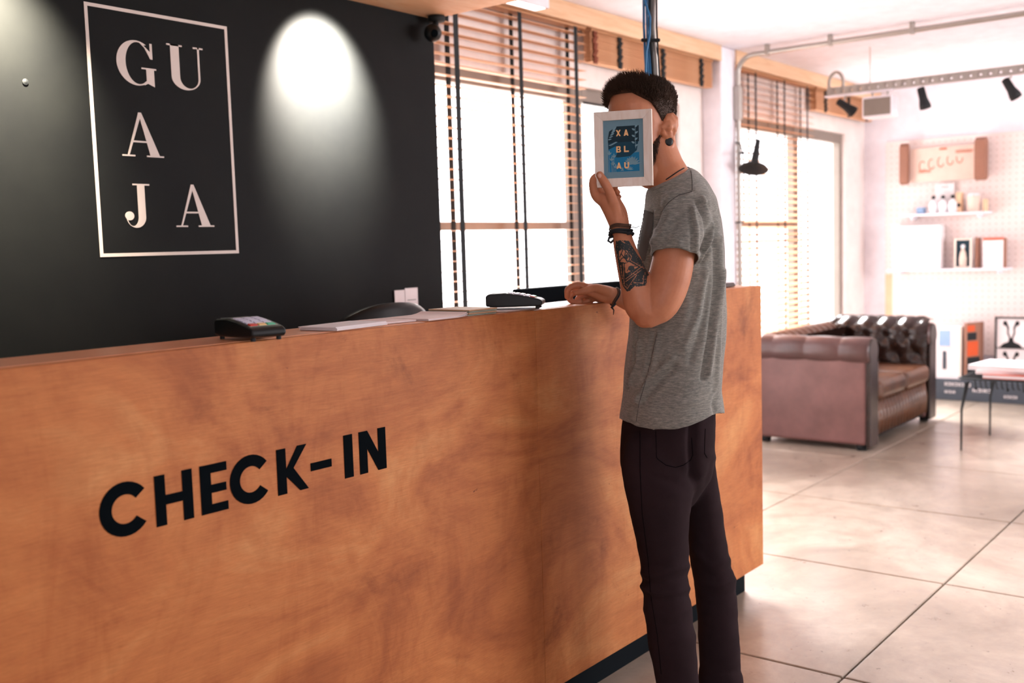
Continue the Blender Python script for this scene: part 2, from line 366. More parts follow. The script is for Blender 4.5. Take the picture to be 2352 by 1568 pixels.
# right wall with window openings, rear wall with window opening (both out of frame)
rw = MB()
for a, b in (((-3.2, -3.8, 0), (4.8, -3.65, H)), ((8.6, -3.8, 0), (XE, -3.65, H)), ((4.8, -3.8, 0), (8.6, -3.65, .5)), ((4.8, -3.8, 2.45), (8.6, -3.65, H))): rw.box(a, b)
struct(rw.build('wall_right', M['white']))
bw = MB()
for a, b in (((-3.2, -3.65, 0), (-3.05, -2.9, H)), ((-3.2, -1.5, 0), (-3.05, 2.95, H)), ((-3.2, -2.9, 0), (-3.05, -1.5, .5)), ((-3.2, -2.9, 2.45), (-3.05, -1.5, H))): bw.box(a, b)
struct(bw.build('wall_rear', M['white']))
struct(MB().box((-12, 3.46, -.2), (24, 20, -.13)).build('ground_outside', M['outdoor']))
def window(n, x0, x1, zs, top=2.22, st=.05):
    w = MB().box((x0, 3.30, .06), (x0+st, 3.36, top)).build('window_%d' % n, M['taupe'], bevel=.004); struct(w)
    fr = MB(); fr.box((x1-st, 3.30, .06), (x1, 3.36, top)); fr.build('stile', M['taupe'], w, bevel=.004)
    MB().box((x0+st, 3.30, top-.08), (x1-st, 3.36, top)).build('head_rail', M['taupe'], w, bevel=.004)
    MB().box((x0+st, 3.30, .06), (x1-st, 3.36, .14)).build('bottom_rail', M['taupe'], w, bevel=.004)
    for z in zs: MB().box((x0+st, 3.30, z-.022), (x1-st, 3.355, z+.022)).build('transom', M['taupe'], w, bevel=.004)
    MB().box((x0+st-.005, 3.326, .13), (x1-st+.005, 3.332, top-.07)).build('glass_pane', M['glass'], w)
window(1, 3.20, 4.80, [1.46]); window(2, 4.80, 5.90, []); window(3, 6.46, 7.78, [1.47], st=.04); window(4, 7.78, 8.74, [])
# small dark gasket line over the second window
MB().box((4.86, 3.292, 2.135), (5.85, 3.30, 2.145)).build('seal_strip', M['vinyl'], bpy.data.objects['window_2'])

# ------------------------------------------------------------------ wooden venetian blinds
SLAT_W, SP = .048, .047
def blind(name, label, x0, x1, ztop, zbot, tapes, tilt, gap=SP):
    t = thing(name, label, 'window blind', ((x0+x1)/2, 3.20, zbot), 'wooden venetian blinds')
    MB().box((x0, 3.17, ztop), (x1, 3.235, ztop+.045)).build('head_rail', M['slat'], t, bevel=.002)
    me = MB().box((-(x1-x0)/2, -SLAT_W/2, -.0015), ((x1-x0)/2, SLAT_W/2, .0015)).mesh('slat'); me.materials.append(M['slat'])
    k = 0; z = ztop-.03
    while z > zbot+.03:
        o = bpy.data.objects.new('slat', me); COL.objects.link(o); o.parent = t
        o.location = (random.uniform(-.003, .003), 0, z-zbot); o.rotation_euler = (tilt+random.uniform(-.02, .02), random.uniform(-.0008, .0008), 0)
        z -= gap; k += 1
    MB().box((x0, 3.18, zbot), (x1, 3.225, zbot+.018)).build('bottom_rail', M['slat'], t, bevel=.002)
    for tx, w in tapes:
        MB().box((tx-w/2, 3.1715, zbot), (tx+w/2, 3.1725, ztop)).build('ladder_tape', M['tape'], t)
        MB().box((tx-w/2, 3.2275, zbot), (tx+w/2, 3.2285, ztop)).build('ladder_tape', M['tape'], t)
    return t
blind('venetian_blind', 'lowered wooden blind with black tapes just right of the black wall', 3.29, 4.72, 2.50, .12,
      [(3.66, .034), (4.14, .030), (4.62, .032)], R_(2))
blind('venetian_blind', 'lowered wooden blind behind the black wall lamp, beyond the white column', 6.47, 7.84, 2.50, .12,
      [(6.80, .026), (7.28, .026), (7.70, .026)], R_(20))
def raised(name, label, x0, x1, z0, z1, tapes):
    t = thing(name, label, 'window blind', ((x0+x1)/2, 3.20, z0), 'wooden venetian blinds')
    MB().box((x0, 3.17, z1), (x1, 3.235, z1+.045)).build('head_rail', M['slat'], t, bevel=.002)
    n = int((z1-z0)/.0056); me = MB().box((-(x1-x0)/2, -SLAT_W/2, -.0016), ((x1-x0)/2, SLAT_W/2, .0016)).mesh('slat'); me.materials.append(M['slat'])
    for k in range(n):
        o = bpy.data.objects.new('slat', me); COL.objects.link(o); o.parent = t
        o.location = (random.uniform(-.004, .004), random.uniform(-.002, .002), .003+k*.0056)
    for tx, mt in tapes:
        pts = [(tx+math.sin(z*90+tx)*.004, z) for z in [z0-.006+(z1-z0+.006)*i/14 for i in range(15)]]
        mb = MB()
        for i in range(14):
            (xa, za), (xb, zb) = pts[i], pts[i+1]; y = 3.168-.004*(i % 3); w = .017
            k = len(mb.v); mb.v += [(xa-w, y, za), (xa+w, y, za), (xb+w, y, zb), (xb-w, y, zb), (xa-w, y+.006, za), (xa+w, y+.006, za), (xb+w, y+.006, zb), (xb-w, y+.006, zb)]
            for q in ((0, 1, 2, 3), (4, 7, 6, 5), (0, 4, 5, 1), (1, 5, 6, 2), (2, 6, 7, 3), (3, 7, 4, 0)): mb.face(*[k+a for a in q])
        mb.build('ladder_tape', M[mt], t)
    return t
raised('raised_blind', 'raised wooden blind bundled above the window behind the man', 4.77, 6.17, 2.335, 2.50, [(4.80, 'btape'), (5.05, 'tape'), (5.53, 'tape'), (6.01, 'tape')])
raised('raised_blind', 'raised wooden blind bundled at the far corner, above the last window', 7.88, 9.12, 2.34, 2.50, [(8.06, 'tape'), (8.56, 'tape'), (8.98, 'tape')])

# ------------------------------------------------------------------ lettering
def arc(cx, cy, rx, ry, a0, a1, n=26): return [(cx+rx*math.cos(R_(a0+(a1-a0)*i/n)), cy+ry*math.sin(R_(a0+(a1-a0)*i/n))) for i in range(n+1)]
def sans(mb, ch, fn, t, s=.24, w=1.0):
    # letters in a unit square; fn maps (u,v,depth)
    if ch == 'C': mb.strip(arc(.5, .5, .52, .52, 38, 322), arc(.5, .5, .52-s*1.02, .52-s*1.02, 38, 322), fn, t)
    elif ch == 'O': mb.strip(arc(.5, .5, .5, .5, 0, 360), arc(.5, .5, .5-s, .5-s, 0, 360), fn, t)
    else:
        S = {'H': [[(0, 0), (s, 0), (s, 1), (0, 1)], [(1-s, 0), (1, 0), (1, 1), (1-s, 1)], [(s, .40), (1-s, .40), (1-s, .59), (s, .59)]],
             'E': [[(0, 0), (s*1.45, 0), (s*1.45, 1), (0, 1)], [(s, 0), (1, 0), (1, .18), (s, .18)], [(s, .41), (.96, .41), (.96, .58), (s, .58)], [(s, .82), (1, .82), (1, 1), (s, 1)]],
             'K': [[(0, 0), (s*1.2, 0), (s*1.2, 1), (0, 1)], [(s*1.1, .52), (s*1.1, .40), (.72, 0), (1, 0), (.50, .56)], [(.24, .47), (.40, .40), (.98, 1), (.68, 1)]],
             '-': [[(0, .36), (1, .36), (1, .54), (0, .54)]], 'I': [[(0, 0), (1, 0), (1, 1), (0, 1)]],
             'N': [[(0, 0), (s*1.15, 0), (s*1.15, 1), (0, 1)], [(1-s*1.15, 0), (1, 0), (1, 1), (1-s*1.15, 1)], [(0, 1), (s*1.25, 1), (1, 0), (1-s*1.25, 0)]],
             'X': [[(0, 0), (.3, 0), (1, 1), (.7, 1)], [(.7, 0), (1, 0), (.3, 1), (0, 1)]], 'L': [[(0, 0), (.3, 0), (.3, 1), (0, 1)], [(.3, 0), (1, 0), (1, .25), (.3, .25)]],
             'A': [[(0, 0), (.3, 0), (.62, 1), (.38, 1)], [(.7, 0), (1, 0), (.62, 1), (.38, 1)], [(.25, .12), (.75, .12), (.68, .45), (.32, .45)]],
             'B': [[(0, 0), (.3, 0), (.3, 1), (0, 1)], [(.3, .78), (.75, .78), (.92, .9), (.75, 1), (.3, 1)], [(.3, .4), (.8, .4), (.86, .6), (.3, .6)], [(.3, 0), (.8, 0), (1, .2), (.86, .45), (.62, .45), (.7, .2), (.3, .2)], [(.6, .55), (.86, .55), (.92, .8), (.7, .9)]],
             'U': [[(0, .25), (.3, .25), (.3, 1), (0, 1)], [(.7, .25), (1, .25), (1, 1), (.7, 1)], [(0, .25), (.2, 0), (.8, 0), (1, .25)]]}
        for p in S[ch]: mb.prism(p, fn, t)
def serif(mb, ch, fn, t):
    Q = lambda *p: mb.prism(list(p), fn, t)
    if ch == 'A':
        Q((.43, 1), (.50, 1), (.90, .03), (.67, .03)); Q((.43, 1), (.475, .90), (.165, .03), (.125, .03)); Q((.22, .32), (.62, .32), (.60, .36), (.235, .36))
        Q((0, 0), (.30, 0), (.30, .035), (0, .035)); Q((.58, 0), (1, 0), (1, .035), (.58, .035))
    elif ch == 'U':
        Q((.10, .28), (.33, .28), (.33, 1), (.10, 1)); Q((.84, .28), (.89, .28), (.89, 1), (.84, 1))
        mb.strip(arc(.495, .28, .395, .28, 180, 360), arc(.585, .28, .255, .235, 180, 360), fn, t)
        Q((0, .965), (.42, .965), (.42, 1), (0, 1)); Q((.72, .965), (1, .965), (1, 1), (.72, 1))
    elif ch == 'J':
        Q((.52, .25), (.80, .25), (.80, 1), (.52, 1)); Q((.35, .965), (1, .965), (1, 1), (.35, 1))
        mb.strip(arc(.42, .25, .38, .25, 0, -178), arc(.30, .25, .22, .21, 0, -170), fn, t)
        mb.prism(arc(.17, .27, .17, .10, 0, 345), fn, t)
    elif ch == 'G':
        mb.strip(arc(.50, .5, .50, .5, 58, 305), arc(.545, .5, .32, .465, 62, 300), fn, t)
        Q((.66, .945), (.86, .78), (.90, .62), (.86, .62), (.72, .86), (.60, .96)); Q((.86, .62), (.92, .62), (.92, .97), (.86, .97))
        Q((.74, .08), (.94, .0), (.94, .40), (.74, .40)); Q((.62, .38), (1, .38), (1, .415), (.62, .415)); Q((.68, .02), (.80, .08), (.80, .16), (.70, .10))

# wall sign: thin painted frame and five serif letters
SY = 2.95
sg = thing('wall_sign', 'tall thin white rectangle with five serif letters on the black wall', 'sign', (1.97, SY, 1.36))
sx0, sx1, sz0, sz1, b_ = 1.715, 2.227, 1.360, 2.120, .0105
fr = MB()
for a, b in (((sx0, sz0), (sx1, sz0+b_)), ((sx0, sz1-b_), (sx1, sz1)), ((sx0, sz0+b_), (sx0+b_, sz1-b_)), ((sx1-b_, sz0+b_), (sx1, sz1-b_))):
    fr.box((a[0], SY-.002, a[1]), (b[0], SY+.001, b[1]))
fr.build('border', M['signw'], sg)
for ch, pl, pr, pt, pb in (('G', 267, 357, 93, 196), ('U', 384, 467, 106, 207), ('A', 278, 373, 259, 360), ('J', 286, 345, 422, 523), ('A', 402, 489, 424, 521)):
    mx, my = (pl+pr)/2, (pt+pb)/2
    xa, xb = ay(pl, my, SY).x, ay(pr, my, SY).x; za, zb = ay(mx, pb, SY).z, ay(mx, pt, SY).z
    mb = MB(); serif(mb, ch, lambda u, v, d: (xa+(xb-xa)*u, SY+.001-d, za+(zb-za)*v), .003); mb.build('letter', M['signw'], sg)
# two screw plugs left on the wall
MB().lathe([(.001, 0), (.008, .001), (.009, .004), (.002, .007)], (ay(57, 188, SY).x, SY, ay(57, 188, SY).z), (0, -1, 0)).build('screw_plug', M['bmatte'], sg)

# ------------------------------------------------------------------ reception counter
CY0, CZ0, CZ1, CX1 = 1.693, .103, 1.18, 3.659
SEAM = ay(1237, 1000, CY0).x
ct = thing('reception_counter', 'long plywood check-in counter with a narrow top ledge and dark toe kick', 'counter', (1.0, 1.8, 0))
MB().box((-1.6, CY0, CZ0), (SEAM-.0008, CY0+.02, CZ1-.001)).build('front_panel', M['ply'], ct, bevel=.0015)
MB().box((SEAM+.0008, CY0, CZ0), (CX1, CY0+.02, CZ1-.001)).build('front_panel', M['ply'], ct, bevel=.0015)
MB().box((-1.6, CY0+.0203, CZ1-.02), (CX1-.001, CY0+.185, CZ1)).build('ledge', M['ledge'], ct, bevel=.001)
MB().box((-1.6, CY0+.055, 0), (CX1-.05, CY0+.09, CZ0)).build('toe_kick', M['kick'], ct)
MB().box((CX1-.02, CY0+.021, CZ0), (CX1, CY0+.68, CZ1-.021)).build('end_panel', M['ply'], ct)
MB().box((-1.6, CY0+.165, .75), (CX1-.021, CY0+.185, CZ1-.021)).build('inner_panel', M['ply'], ct)
MB().box((-1.6, CY0+.186, .72), (CX1-.021, CY0+.68, .75)).build('desk_top', M['ledge'], ct, bevel=.002)
for ch, pl, pr, pt, pb in (('C', 229, 344, 1103, 1232), ('H', 356, 443, 1084, 1206), ('E', 460, 522, 1059, 1181), ('C', 529, 622, 1043, 1158), ('K', 636, 707, 1025, 1138), ('-', 713, 761, 1045, 1085), ('I', 790, 810, 998, 1099), ('N', 825, 886, 984, 1090)):
    my = (pt+pb)/2
    xa, xb = ay(pl, my, CY0).x, ay(pr, my, CY0).x; za, zb = .8555, .9510
    st = {'C': .235, 'H': .27, 'E': .27, 'K': .24, 'N': .25}.get(ch, .25)
    mb = MB(); sans(mb, ch, lambda u, v, d: (xa+(xb-xa)*u, CY0+.0005-d, za+(zb-za)*v), .002, st); mb.build('letter', M['vinyl'], ct)

# ------------------------------------------------------------------ things on the ledge
ZC = CZ1+.001
def terminal(name, label, pa, pb, pc, zb=ZC, L=.155):
    A, B, C = az(*pa, zb), az(*pb, zb), az(*pc, zb)
    ux = (B-A); ux.z = 0; ux.normalize(); uy = Vector((-ux.y, ux.x, 0)); Wd = .078
    if (C-B).dot(uy) < 0: uy = -uy
    o = B-ux*L; T = Matrix((ux, uy, ZH)).transposed().to_4x4(); T.translation = o
    t = thing(name, label, 'card machine', o, 'card terminals on the ledge')
    prof = [(0, .008), (0, .036), (.008, .041), (.05, .043), (.09, .038), (.125, .031), (.145, .026), (.154, .021), (.155, .012), (.148, .006), (.02, .005)]
    mb = MB(); mb.prism(prof, lambda u, v, d: T @ Vector((u, d, v)), Wd); mb.build('casing', M['black'], t, bevel=.004, seg=3)
    def top(u):
        for (a, b) in zip(prof[2:8], prof[3:9]):
            if a[0] <= u <= b[0]: return a[1]+(b[1]-a[1])*(u-a[0])/(b[0]-a[0])
        return .03
    def pad(u0, u1, v0, v1, h): 
        mb = MB(); k = 0
        P4 = [T @ Vector((u, v, top(u)+dz)) for dz in (-.001, h) for u, v in ((u0, v0), (u1, v0), (u1, v1), (u0, v1))]
        mb.v = [tuple(p) for p in P4]
        for q in ((0, 3, 2, 1), (4, 5, 6, 7), (0, 1, 5, 4), (1, 2, 6, 5), (2, 3, 7, 6), (3, 0, 4, 7)): mb.face(*q)
        return mb
    pad(.012, .055, .010, Wd-.010, .0012).build('screen', M['screen'], t)
    pad(.060, .136, .007, Wd-.007, .0006).build('key_plate', M['greenp'], t)
    for r in range(5):
        for c in range(3):
            u0 = .062+r*.0147; v0 = .010+c*.0200
            mt = 'key' if r < 4 else ('red', 'yellow', 'green')[c]
            pad(u0, u0+.0115, v0, v0+.017, .0026).build('key', M[mt], t, bevel=.0008)
    for fx, fy in ((.015, .01), (.14, .01), (.015, Wd-.01), (.14, Wd-.01)):
        MB().lathe([(.005, 0), (.005, .008)], T @ Vector((fx, fy, -.001)), seg=8).build('foot', M['bmatte'], t)
    p = pad(.1530, .1545, .012, Wd-.012, .001); 
    return t
terminal('card_terminal', 'black card terminal nearest the left, alone on bare orange wood ledge', (488, 777), (580, 785), (640, 777))
terminal('card_terminal', 'black card terminal beside the resting hand, its rear over papers', (1155, 710), (1246, 708), (1282, 702), ZC+.004)
def sheet(name, label, cat, pts, z0, th, mat, group=None, n=1, curl=0):
    # flat paper with the four footprint corners given in the counter plane
    C4 = [az(x, y, z0) for x, y in pts]; c = sum(C4, Vector())/4
    if n == 1:
        mb = MB(); k = 8
        rows = []
        for i in range(k+1):
            a = C4[0].lerp(C4[1], i/k); b = C4[3].lerp(C4[2], i/k); up = curl*max(0, (i/k-.75)/.25)**2
            rows.append([a+ZH*up, b+ZH*up, b+ZH*(up+th), a+ZH*(up+th)])
        mb.loft(rows); o = mb.build(name, M[mat], None, c); return tag(o, label, cat, group)
    t = thing(name, label, cat, Vector((c.x, c.y, z0)), group)
    for q in range(n):
        dx = Vector((random.uniform(-.003, .003), random.uniform(-.0015, .0015), 0)); z = q*th/n
        mb = MB(); mb.loft([[p+dx+ZH*z for p in C4], [p+dx+ZH*(z+th/n*.86) for p in C4]]); mb.build('leaflet', M[mat if q % 2 == 0 else ('paper' if mat != 'greenp' else 'tan')], t)
    return t
def fp(x0, x1, y0, y1, sk=0):
    # footprint on the ledge in metres: X range and Y range -> pixel-free corners
    return [(x0, y0), (x1, y0), (x1+sk, y1), (x0+sk, y1)]
def stack(name, label, cat, x0, x1, y0, y1, z0, th, n, mats, sk=0, group=None, curl=0, rot=0):
    c = Vector(((x0+x1)/2, (y0+y1)/2, z0)); t = thing(name, label, cat, c, group)
    for q in range(n):
        r = rot+random.uniform(-.02, .02); dx = random.uniform(-.003, .003)
        za, zb = z0+q*th/n, z0+(q+.82)*th/n
        def pt(x, y, z): 
            u, v = x-c.x, y-c.y; return (c.x+u*math.cos(r)-v*math.sin(r)+dx, c.y+u*math.sin(r)+v*math.cos(r), z)
        rows = []
        for i in range(9):
            x = x0+(x1-x0)*i/8; up = curl*max(0, (i/8-.7)/.3)**2*(q+1)/n
            rows.append([pt(x, y0, za+up), pt(x+sk, y1, za+up), pt(x+sk, y1, zb+up), pt(x, y0, zb+up)])
        MB().loft(rows).build('sheet', M[mats[q % len(mats)]], t)
    return t
def lx(px): return az(px, 851-.11*px, CZ1).x
stack('folded_leaflets', 'small pile of folded white leaflets right of the left card terminal', 'leaflets', 1.525, 1.70, 1.712, 1.822, ZC, .0085, 4, ['paper'], .0, rot=.12)
stack('paper_sheets', 'loose white and pink sheets spread along the middle of the ledge', 'papers', 1.70, 1.82, 1.735, 1.868, ZC, .0045, 3, ['paperp', 'paper'], .0, rot=-.06)
stack('paper_sheets', 'pink-edged sheets with a curled corner tucked against the greenish notepad', 'papers', 1.828, 1.978, 1.706, 1.86, ZC, .005, 3, ['paperp', 'paper', 'paperp'], .0, curl=.007, rot=.05)
stack('notepad_block', 'thick greenish notepad block on the ledge near the second card terminal', 'notepad', 1.995, 2.10, 1.712, 1.86, ZC, .016, 4, ['greenp', 'tan'], .0, rot=-.06)
stack('flyer_pile', 'thin pile of cream and tan flyers under the second card terminal', 'flyers', 2.13, 2.30, 1.715, 1.85, ZC, .0028, 3, ['paper', 'tan'], .0, rot=.05)

# lower desk things behind the ledge, tops showing
pc = ay(1390, 655, 2.1)
t = thing('monitor', 'black flat monitor on the inner desk, top edge behind the man', 'monitor', (3.0, 2.12, .75))
MB().box((2.70, 2.10, .83), (3.34, 2.135, 1.213)).build('screen_housing', M['vinyl'], t, bevel=.006)
MB().box((2.99, 2.118, .76), (3.05, 2.15, .86)).build('stand_neck', M['bmatte'], t)
MB().box((2.90, 2.03, .75), (3.14, 2.21, .762)).build('stand_foot', M['bmatte'], t, bevel=.003)
q = az(1683, 659, ZC)
o = MB().loft([[Vector((x, y, z)) for x, y in ((3.37, 1.74), (3.37+L_, 1.74), (3.37+L_, 1.86), (3.37, 1.86))] for z, L_ in ((ZC, .17), (ZC+.008, .175), (ZC+.016, .16))]).build('leather_folder', M['leather'], None, (3.45, 1.8, ZC), bevel=.003)
tag(o, 'dark brown folder lying at the far right end of the ledge', 'folder')
# leaflet holder sheets on the inner side and office chair
lh = thing('wall_leaflets', 'two white price leaflets fixed low on the black wall by its edge', 'leaflets', (3.0, 2.946, .9))
for i, (pl, pr, pt) in enumerate(((905, 932, 667), (928, 957, 662))):
    a = ay(pl, pt, 2.945); b = ay(pr, pt, 2.945)
    mb = MB().box((a.x, 2.942-i*.002, .86), (b.x, 2.9435-i*.002, a.z)); mb.build('sheet', M['paper'], lh)
    if i == 1:
        for k in range(7): MB().box((a.x+.012, 2.9392, a.z-.05-k*.022), (b.x-.012, 2.9402, a.z-.047-k*.022)).build('text_line', M['greyc'], lh)
ch = thing('office_chair', 'black office chair behind the counter, only its curved backrest top showing', 'chair', (2.42, 2.45, 0))
cxy = ay(890, 703, 2.45)
mb = MB(); rows = []
for i in range(13):
    a = -1+2*i/12; x = cxy.x+.20*a; y = 2.45-.05*(1-a*a)+.02; top = cxy.z+.012-.05*abs(a)**2.6
    rows.append([(x, y-.022, top-.42), (x, y+.022, top-.42), (x, y+.026, top-.02), (x, y+.01, top), (x, y-.012, top), (x, y-.024, top-.02)])
mb.loft(rows); mb.build('backrest', M['black'], ch, smooth=True)
mb = MB(); mb.lathe([(.02, 0), (.22, .0), (.24, .03), (.22, .07), (.02, .08)], (cxy.x, 2.22, .42)); mb.build('seat', M['bmatte'], ch, smooth=True)
MB().tube([(cxy.x, 2.43, .75), (cxy.x, 2.44, .5), (cxy.x, 2.30, .40)], .018).build('back_bracket', M['black'], ch)
MB().lathe([(.025, .08), (.025, .42)], (cxy.x, 2.22, 0)).build('gas_lift', M['steel'], ch)
for k in range(5):
    a = k*2*math.pi/5; e = Vector((math.cos(a), math.sin(a), 0))*.26
    MB().tube([Vector((cxy.x, 2.22, .09)), Vector((cxy.x, 2.22, .06))+e], [.02, .014], 8).build('leg', M['black'], ch)
    MB().ball(Vector((cxy.x, 2.22, .025))+e, .025).build('castor', M['bmatte'], ch, smooth=True)

# ------------------------------------------------------------------ ceiling fittings
def spot(name, label, loc, target, power, angle, blend, col, body=True):
    l = bpy.data.lights.new(name+'_light', 'SPOT'); l.energy = power; l.spot_size = R_(angle); l.spot_blend = blend; l.color = col; l.shadow_soft_size = .02
    t = thing(name, label, 'ceiling light', loc)
    o = bpy.data.objects.new('bulb', l); COL.objects.link(o); o.parent = t; d = Vector(target)-Vector(loc); o.rotation_euler = d.to_track_quat('-Z', 'Y').to_euler(); o.location = d.normalized()*.012
    d.normalize(); MB().lathe([(.03, -.06), (.036, -.05), (.036, -.004), (.032, -.004), (.030, -.03)], loc, d).build('shade', M['bmatte'], t, smooth=False)
    MB().tube([Vector(loc)-d*.05, (loc[0], loc[1], 2.298)], .006).build('bracket', M['bmatte'], t)
    return t
spot('wall_spotlight', 'black ceiling spotlight washing the black wall right of the sign', (2.62, 2.66, 2.245), (2.635, 2.95, 2.01), 1250, 76, 1, (1, .89, .77))
spot('wall_spotlight', 'black ceiling spotlight washing the black wall left of the sign', (1.40, 2.66, 2.245), (1.385, 2.95, 1.92), 420, 88, 1, (1, .86, .66))
# linear lamp
A = az(1262, 20, 2.50); B = az(1235, 28, 2.50)
lt = thing('linear_ceiling_lamp', 'white rectangular linear lamp hanging by the plywood ceiling corner', 'ceiling light', (A.x-.7, (A.y+B.y)/2, 2.50))
MB().box((A.x-1.4, A.y, 2.502), (A.x, B.y, 2.545)).build('housing', M['white'], lt, bevel=.002)
MB().box((A.x-1.38, A.y+.012, 2.498), (A.x-.02, B.y-.012, 2.503)).build('diffuser', M['lamp'], lt)
for x in (A.x-1.2, A.x-.2): MB().tube([(x, (A.y+B.y)/2, 2.54), (x, (A.y+B.y)/2, 2.60)], .003, 6).build('hanger', M['steel'], lt)
# security camera at the end of the black wall
p = ay(990, 45, 2.93); q = ay(994, 76, 2.88)
sc_ = thing('security_camera', 'small black dome camera at the top corner of the black wall', 'camera', p)
MB().lathe([(.010, -.012), (.034, -.008), (.036, .012), (.02, .016)], (p.x, p.y-.03, 2.285), (0, 0, 1)).build('mount', M['bmatte'], sc_, smooth=True)
MB().tube([(p.x, p.y-.03, 2.28), (q.x+.0, q.y, q.z)], .012, 10).build('neck', M['bmatte'], sc_)
MB().ball(q, .036, 16, 12).build('camera_ball', M['black'], sc_, smooth=True)
MB().lathe([(.016, 0), (.014, .004), (.004, .004)], q+Vector((-.02, -.028, -.008)), (-.55, -.8, -.2)).build('lens', M['vinyl'], sc_)
# ceiling-hung cable bundle behind the man
cb = thing('cable_bundle', 'vertical bundle of blue and grey cables dropping from ceiling behind the man', 'cables', ad(1492, 100, 3.9))
def cab(pts, D, r, mat, name='cable'): MB().tube([ad(x, y, D+dd) for x, y, dd in pts], r, 10).build(name, M[mat], cb, smooth=True)
z0 = -130
for k, (x, w, mt) in enumerate(((1479, 5, 'bluec'), (1484, 4.5, 'bluec'), (1489, 4, 'bluec'), (1498, 7, 'greyc'), (1504, 6, 'steel'), (1494, 5, 'tape'), (1509, 3.5, 'tape'))):
    cab([(x-2, z0, 0), (x-1, -40, .0), (x+3*math.sin(k), 60, -.01*k), (x+3, 130, 0), (x+8, 210, .01), (x+14, 640, .03), (x+14, 780, .04)], 3.9, w/2*3.9/FPX*1.15, mt)
cab([(1482, -60, -.03), (1480, 0, -.04), (1493, 40, -.06), (1492, 80, -.05), (1484, 120, -.04), (1482, 200, -.03)], 3.9, .0045, 'bluec')
MB().tube([ad(1476+i*4.6, 92+((i % 2)), 3.86) for i in range(9)], .007, 8).build('cable_tie', M['tape'], cb)
# conduit pipe over the ceiling and down the column
pip = thing('conduit_pipe', 'thin grey conduit running along the ceiling and down the white column', 'pipe', (6.40, 3.1, 0))
pts = [(6.39, 3.105, .0), (6.39, 3.105, 2.44)] + [(6.39, 3.105-.11*(1-math.cos(a)), 2.44+.11*math.sin(a)) for a in [R_(15*i) for i in range(1, 7)]] + [(6.39, 1.4, 2.552), (6.39, -3.6, 2.552)]
MB().tube(pts, .016, 12).build('pipe', M['steel'], pip, smooth=True)
for px in (1735, 1883, 2075):
    c = az(px, 118-(px-1690)*.15, 2.552); y = c.y
    MB().box((6.37, y-.012, 2.53), (6.41, y+.012, 2.6)).build('clamp', M['steel'], pip, bevel=.003)
MB().box((6.366, 3.08, 2.14), (6.414, 3.13, 2.36)).build('junction_sleeve', M['steel'], pip, bevel=.01)
# perforated cable tray
RX, RZ = 7.0, 2.30
tr = thing('cable_tray', 'perforated white metal cable tray hanging below the ceiling at the right', 'cable tray', (RX, 1.5, RZ))
ya = az(1900, 226, RZ).y
mb = MB(); 
y = ya-.25
mb.box((RX-.03, ya-.45, RZ), (RX+.03, ya, RZ+.012))
mb.build('end_plate', M['white'], tr)
mb = MB(); y = ya-.02
while y > -3.6:
    mb.box((RX-.032, y-.028, RZ+.012), (RX-.030, y, RZ+.062)); mb.box((RX+.030, y-.028, RZ+.012), (RX+.032, y, RZ+.062))
    mb.box((RX-.032, y-.058, RZ+.012), (RX-.030, y-.028, RZ+.024)); mb.box((RX-.032, y-.058, RZ+.05), (RX-.030, y-.028, RZ+.062)); mb.box((RX-.032, y-.058, RZ+.034), (RX-.030, y-.028, RZ+.040))
    mb.box((RX+.030, y-.058, RZ+.012), (RX+.032, y-.028, RZ+.024)); mb.box((RX+.030, y-.058, RZ+.05), (RX+.032, y-.028, RZ+.062))
    y -= .058
mb.box((RX-.032, -3.6, RZ+.010), (RX+.032, ya-.02, RZ+.013)); mb.build('perforated_channel', M['steel'], tr)
rp = [(RX, ya-.05+.05*math.cos(a)-.02, RZ+.09+.075*math.sin(a)) for a in [R_(20*i) for i in range(19)]]
MB().tube(rp, .011, 8).build('end_hoop', M['steel'], tr, smooth=True)
for y in (ya-.3, 1.4, .2, -1.2, -2.6): MB().tube([(RX, y, RZ+.06), (RX, y, H)], .004, 6).build('hanger_rod', M['steel'], tr)
def trackspot(label, px, py, dirv):
    c = az(px, py, RZ-.07); c = Vector((RX-.0, c.y, RZ-.075)); d = Vector(dirv).normalized()
    t = thing('track_spotlight', label, 'spotlight', c, 'black spotlights under the cable tray')
    MB().lathe([(.012, -.075), (.024, -.070), (.026, 0), (.036, .045), (.036, .065), (.028, .065), (.022, .03)], c, d, 16).build('shade', M['bmatte'], t, smooth=True)
    MB().tube([c-d*.03, (c.x, c.y+.01, RZ-.01), (c.x, c.y, RZ)], .006, 8).build('bracket', M['steel'], t)
trackspot('black spotlight at the left end of the cable tray, tilted right', 1948, 245, (.1, -.75, -.6))
trackspot('black spotlight pointing almost straight down, middle of the cable tray', 2138, 230, (.0, -.25, -1))
trackspot('black spotlight near the right picture edge, tilted down right', 2328, 205, (.0, -.45, -.8))
c = az(2045, 235, RZ-.05)
sp_ = thing('speaker_box', 'small pale grey box hanging under the cable tray beside a spotlight', 'speaker', (RX, c.y, RZ-.19))
MB().box((RX-.06, c.y-.10, RZ-.17), (RX+.06, c.y+.10, RZ-.03)).build('cabinet', M['white'], sp_, bevel=.01)
MB().box((RX-.066, c.y-.088, RZ-.155), (RX-.060, c.y+.088, RZ-.045)).build('grille', M['taupe'], sp_, bevel=.003)
for s_ in (-.05, .05): MB().tube([(RX, c.y+s_, RZ-.03), (RX, c.y+s_, RZ-.002)], .006, 6).build('hanger', M['steel'], sp_)
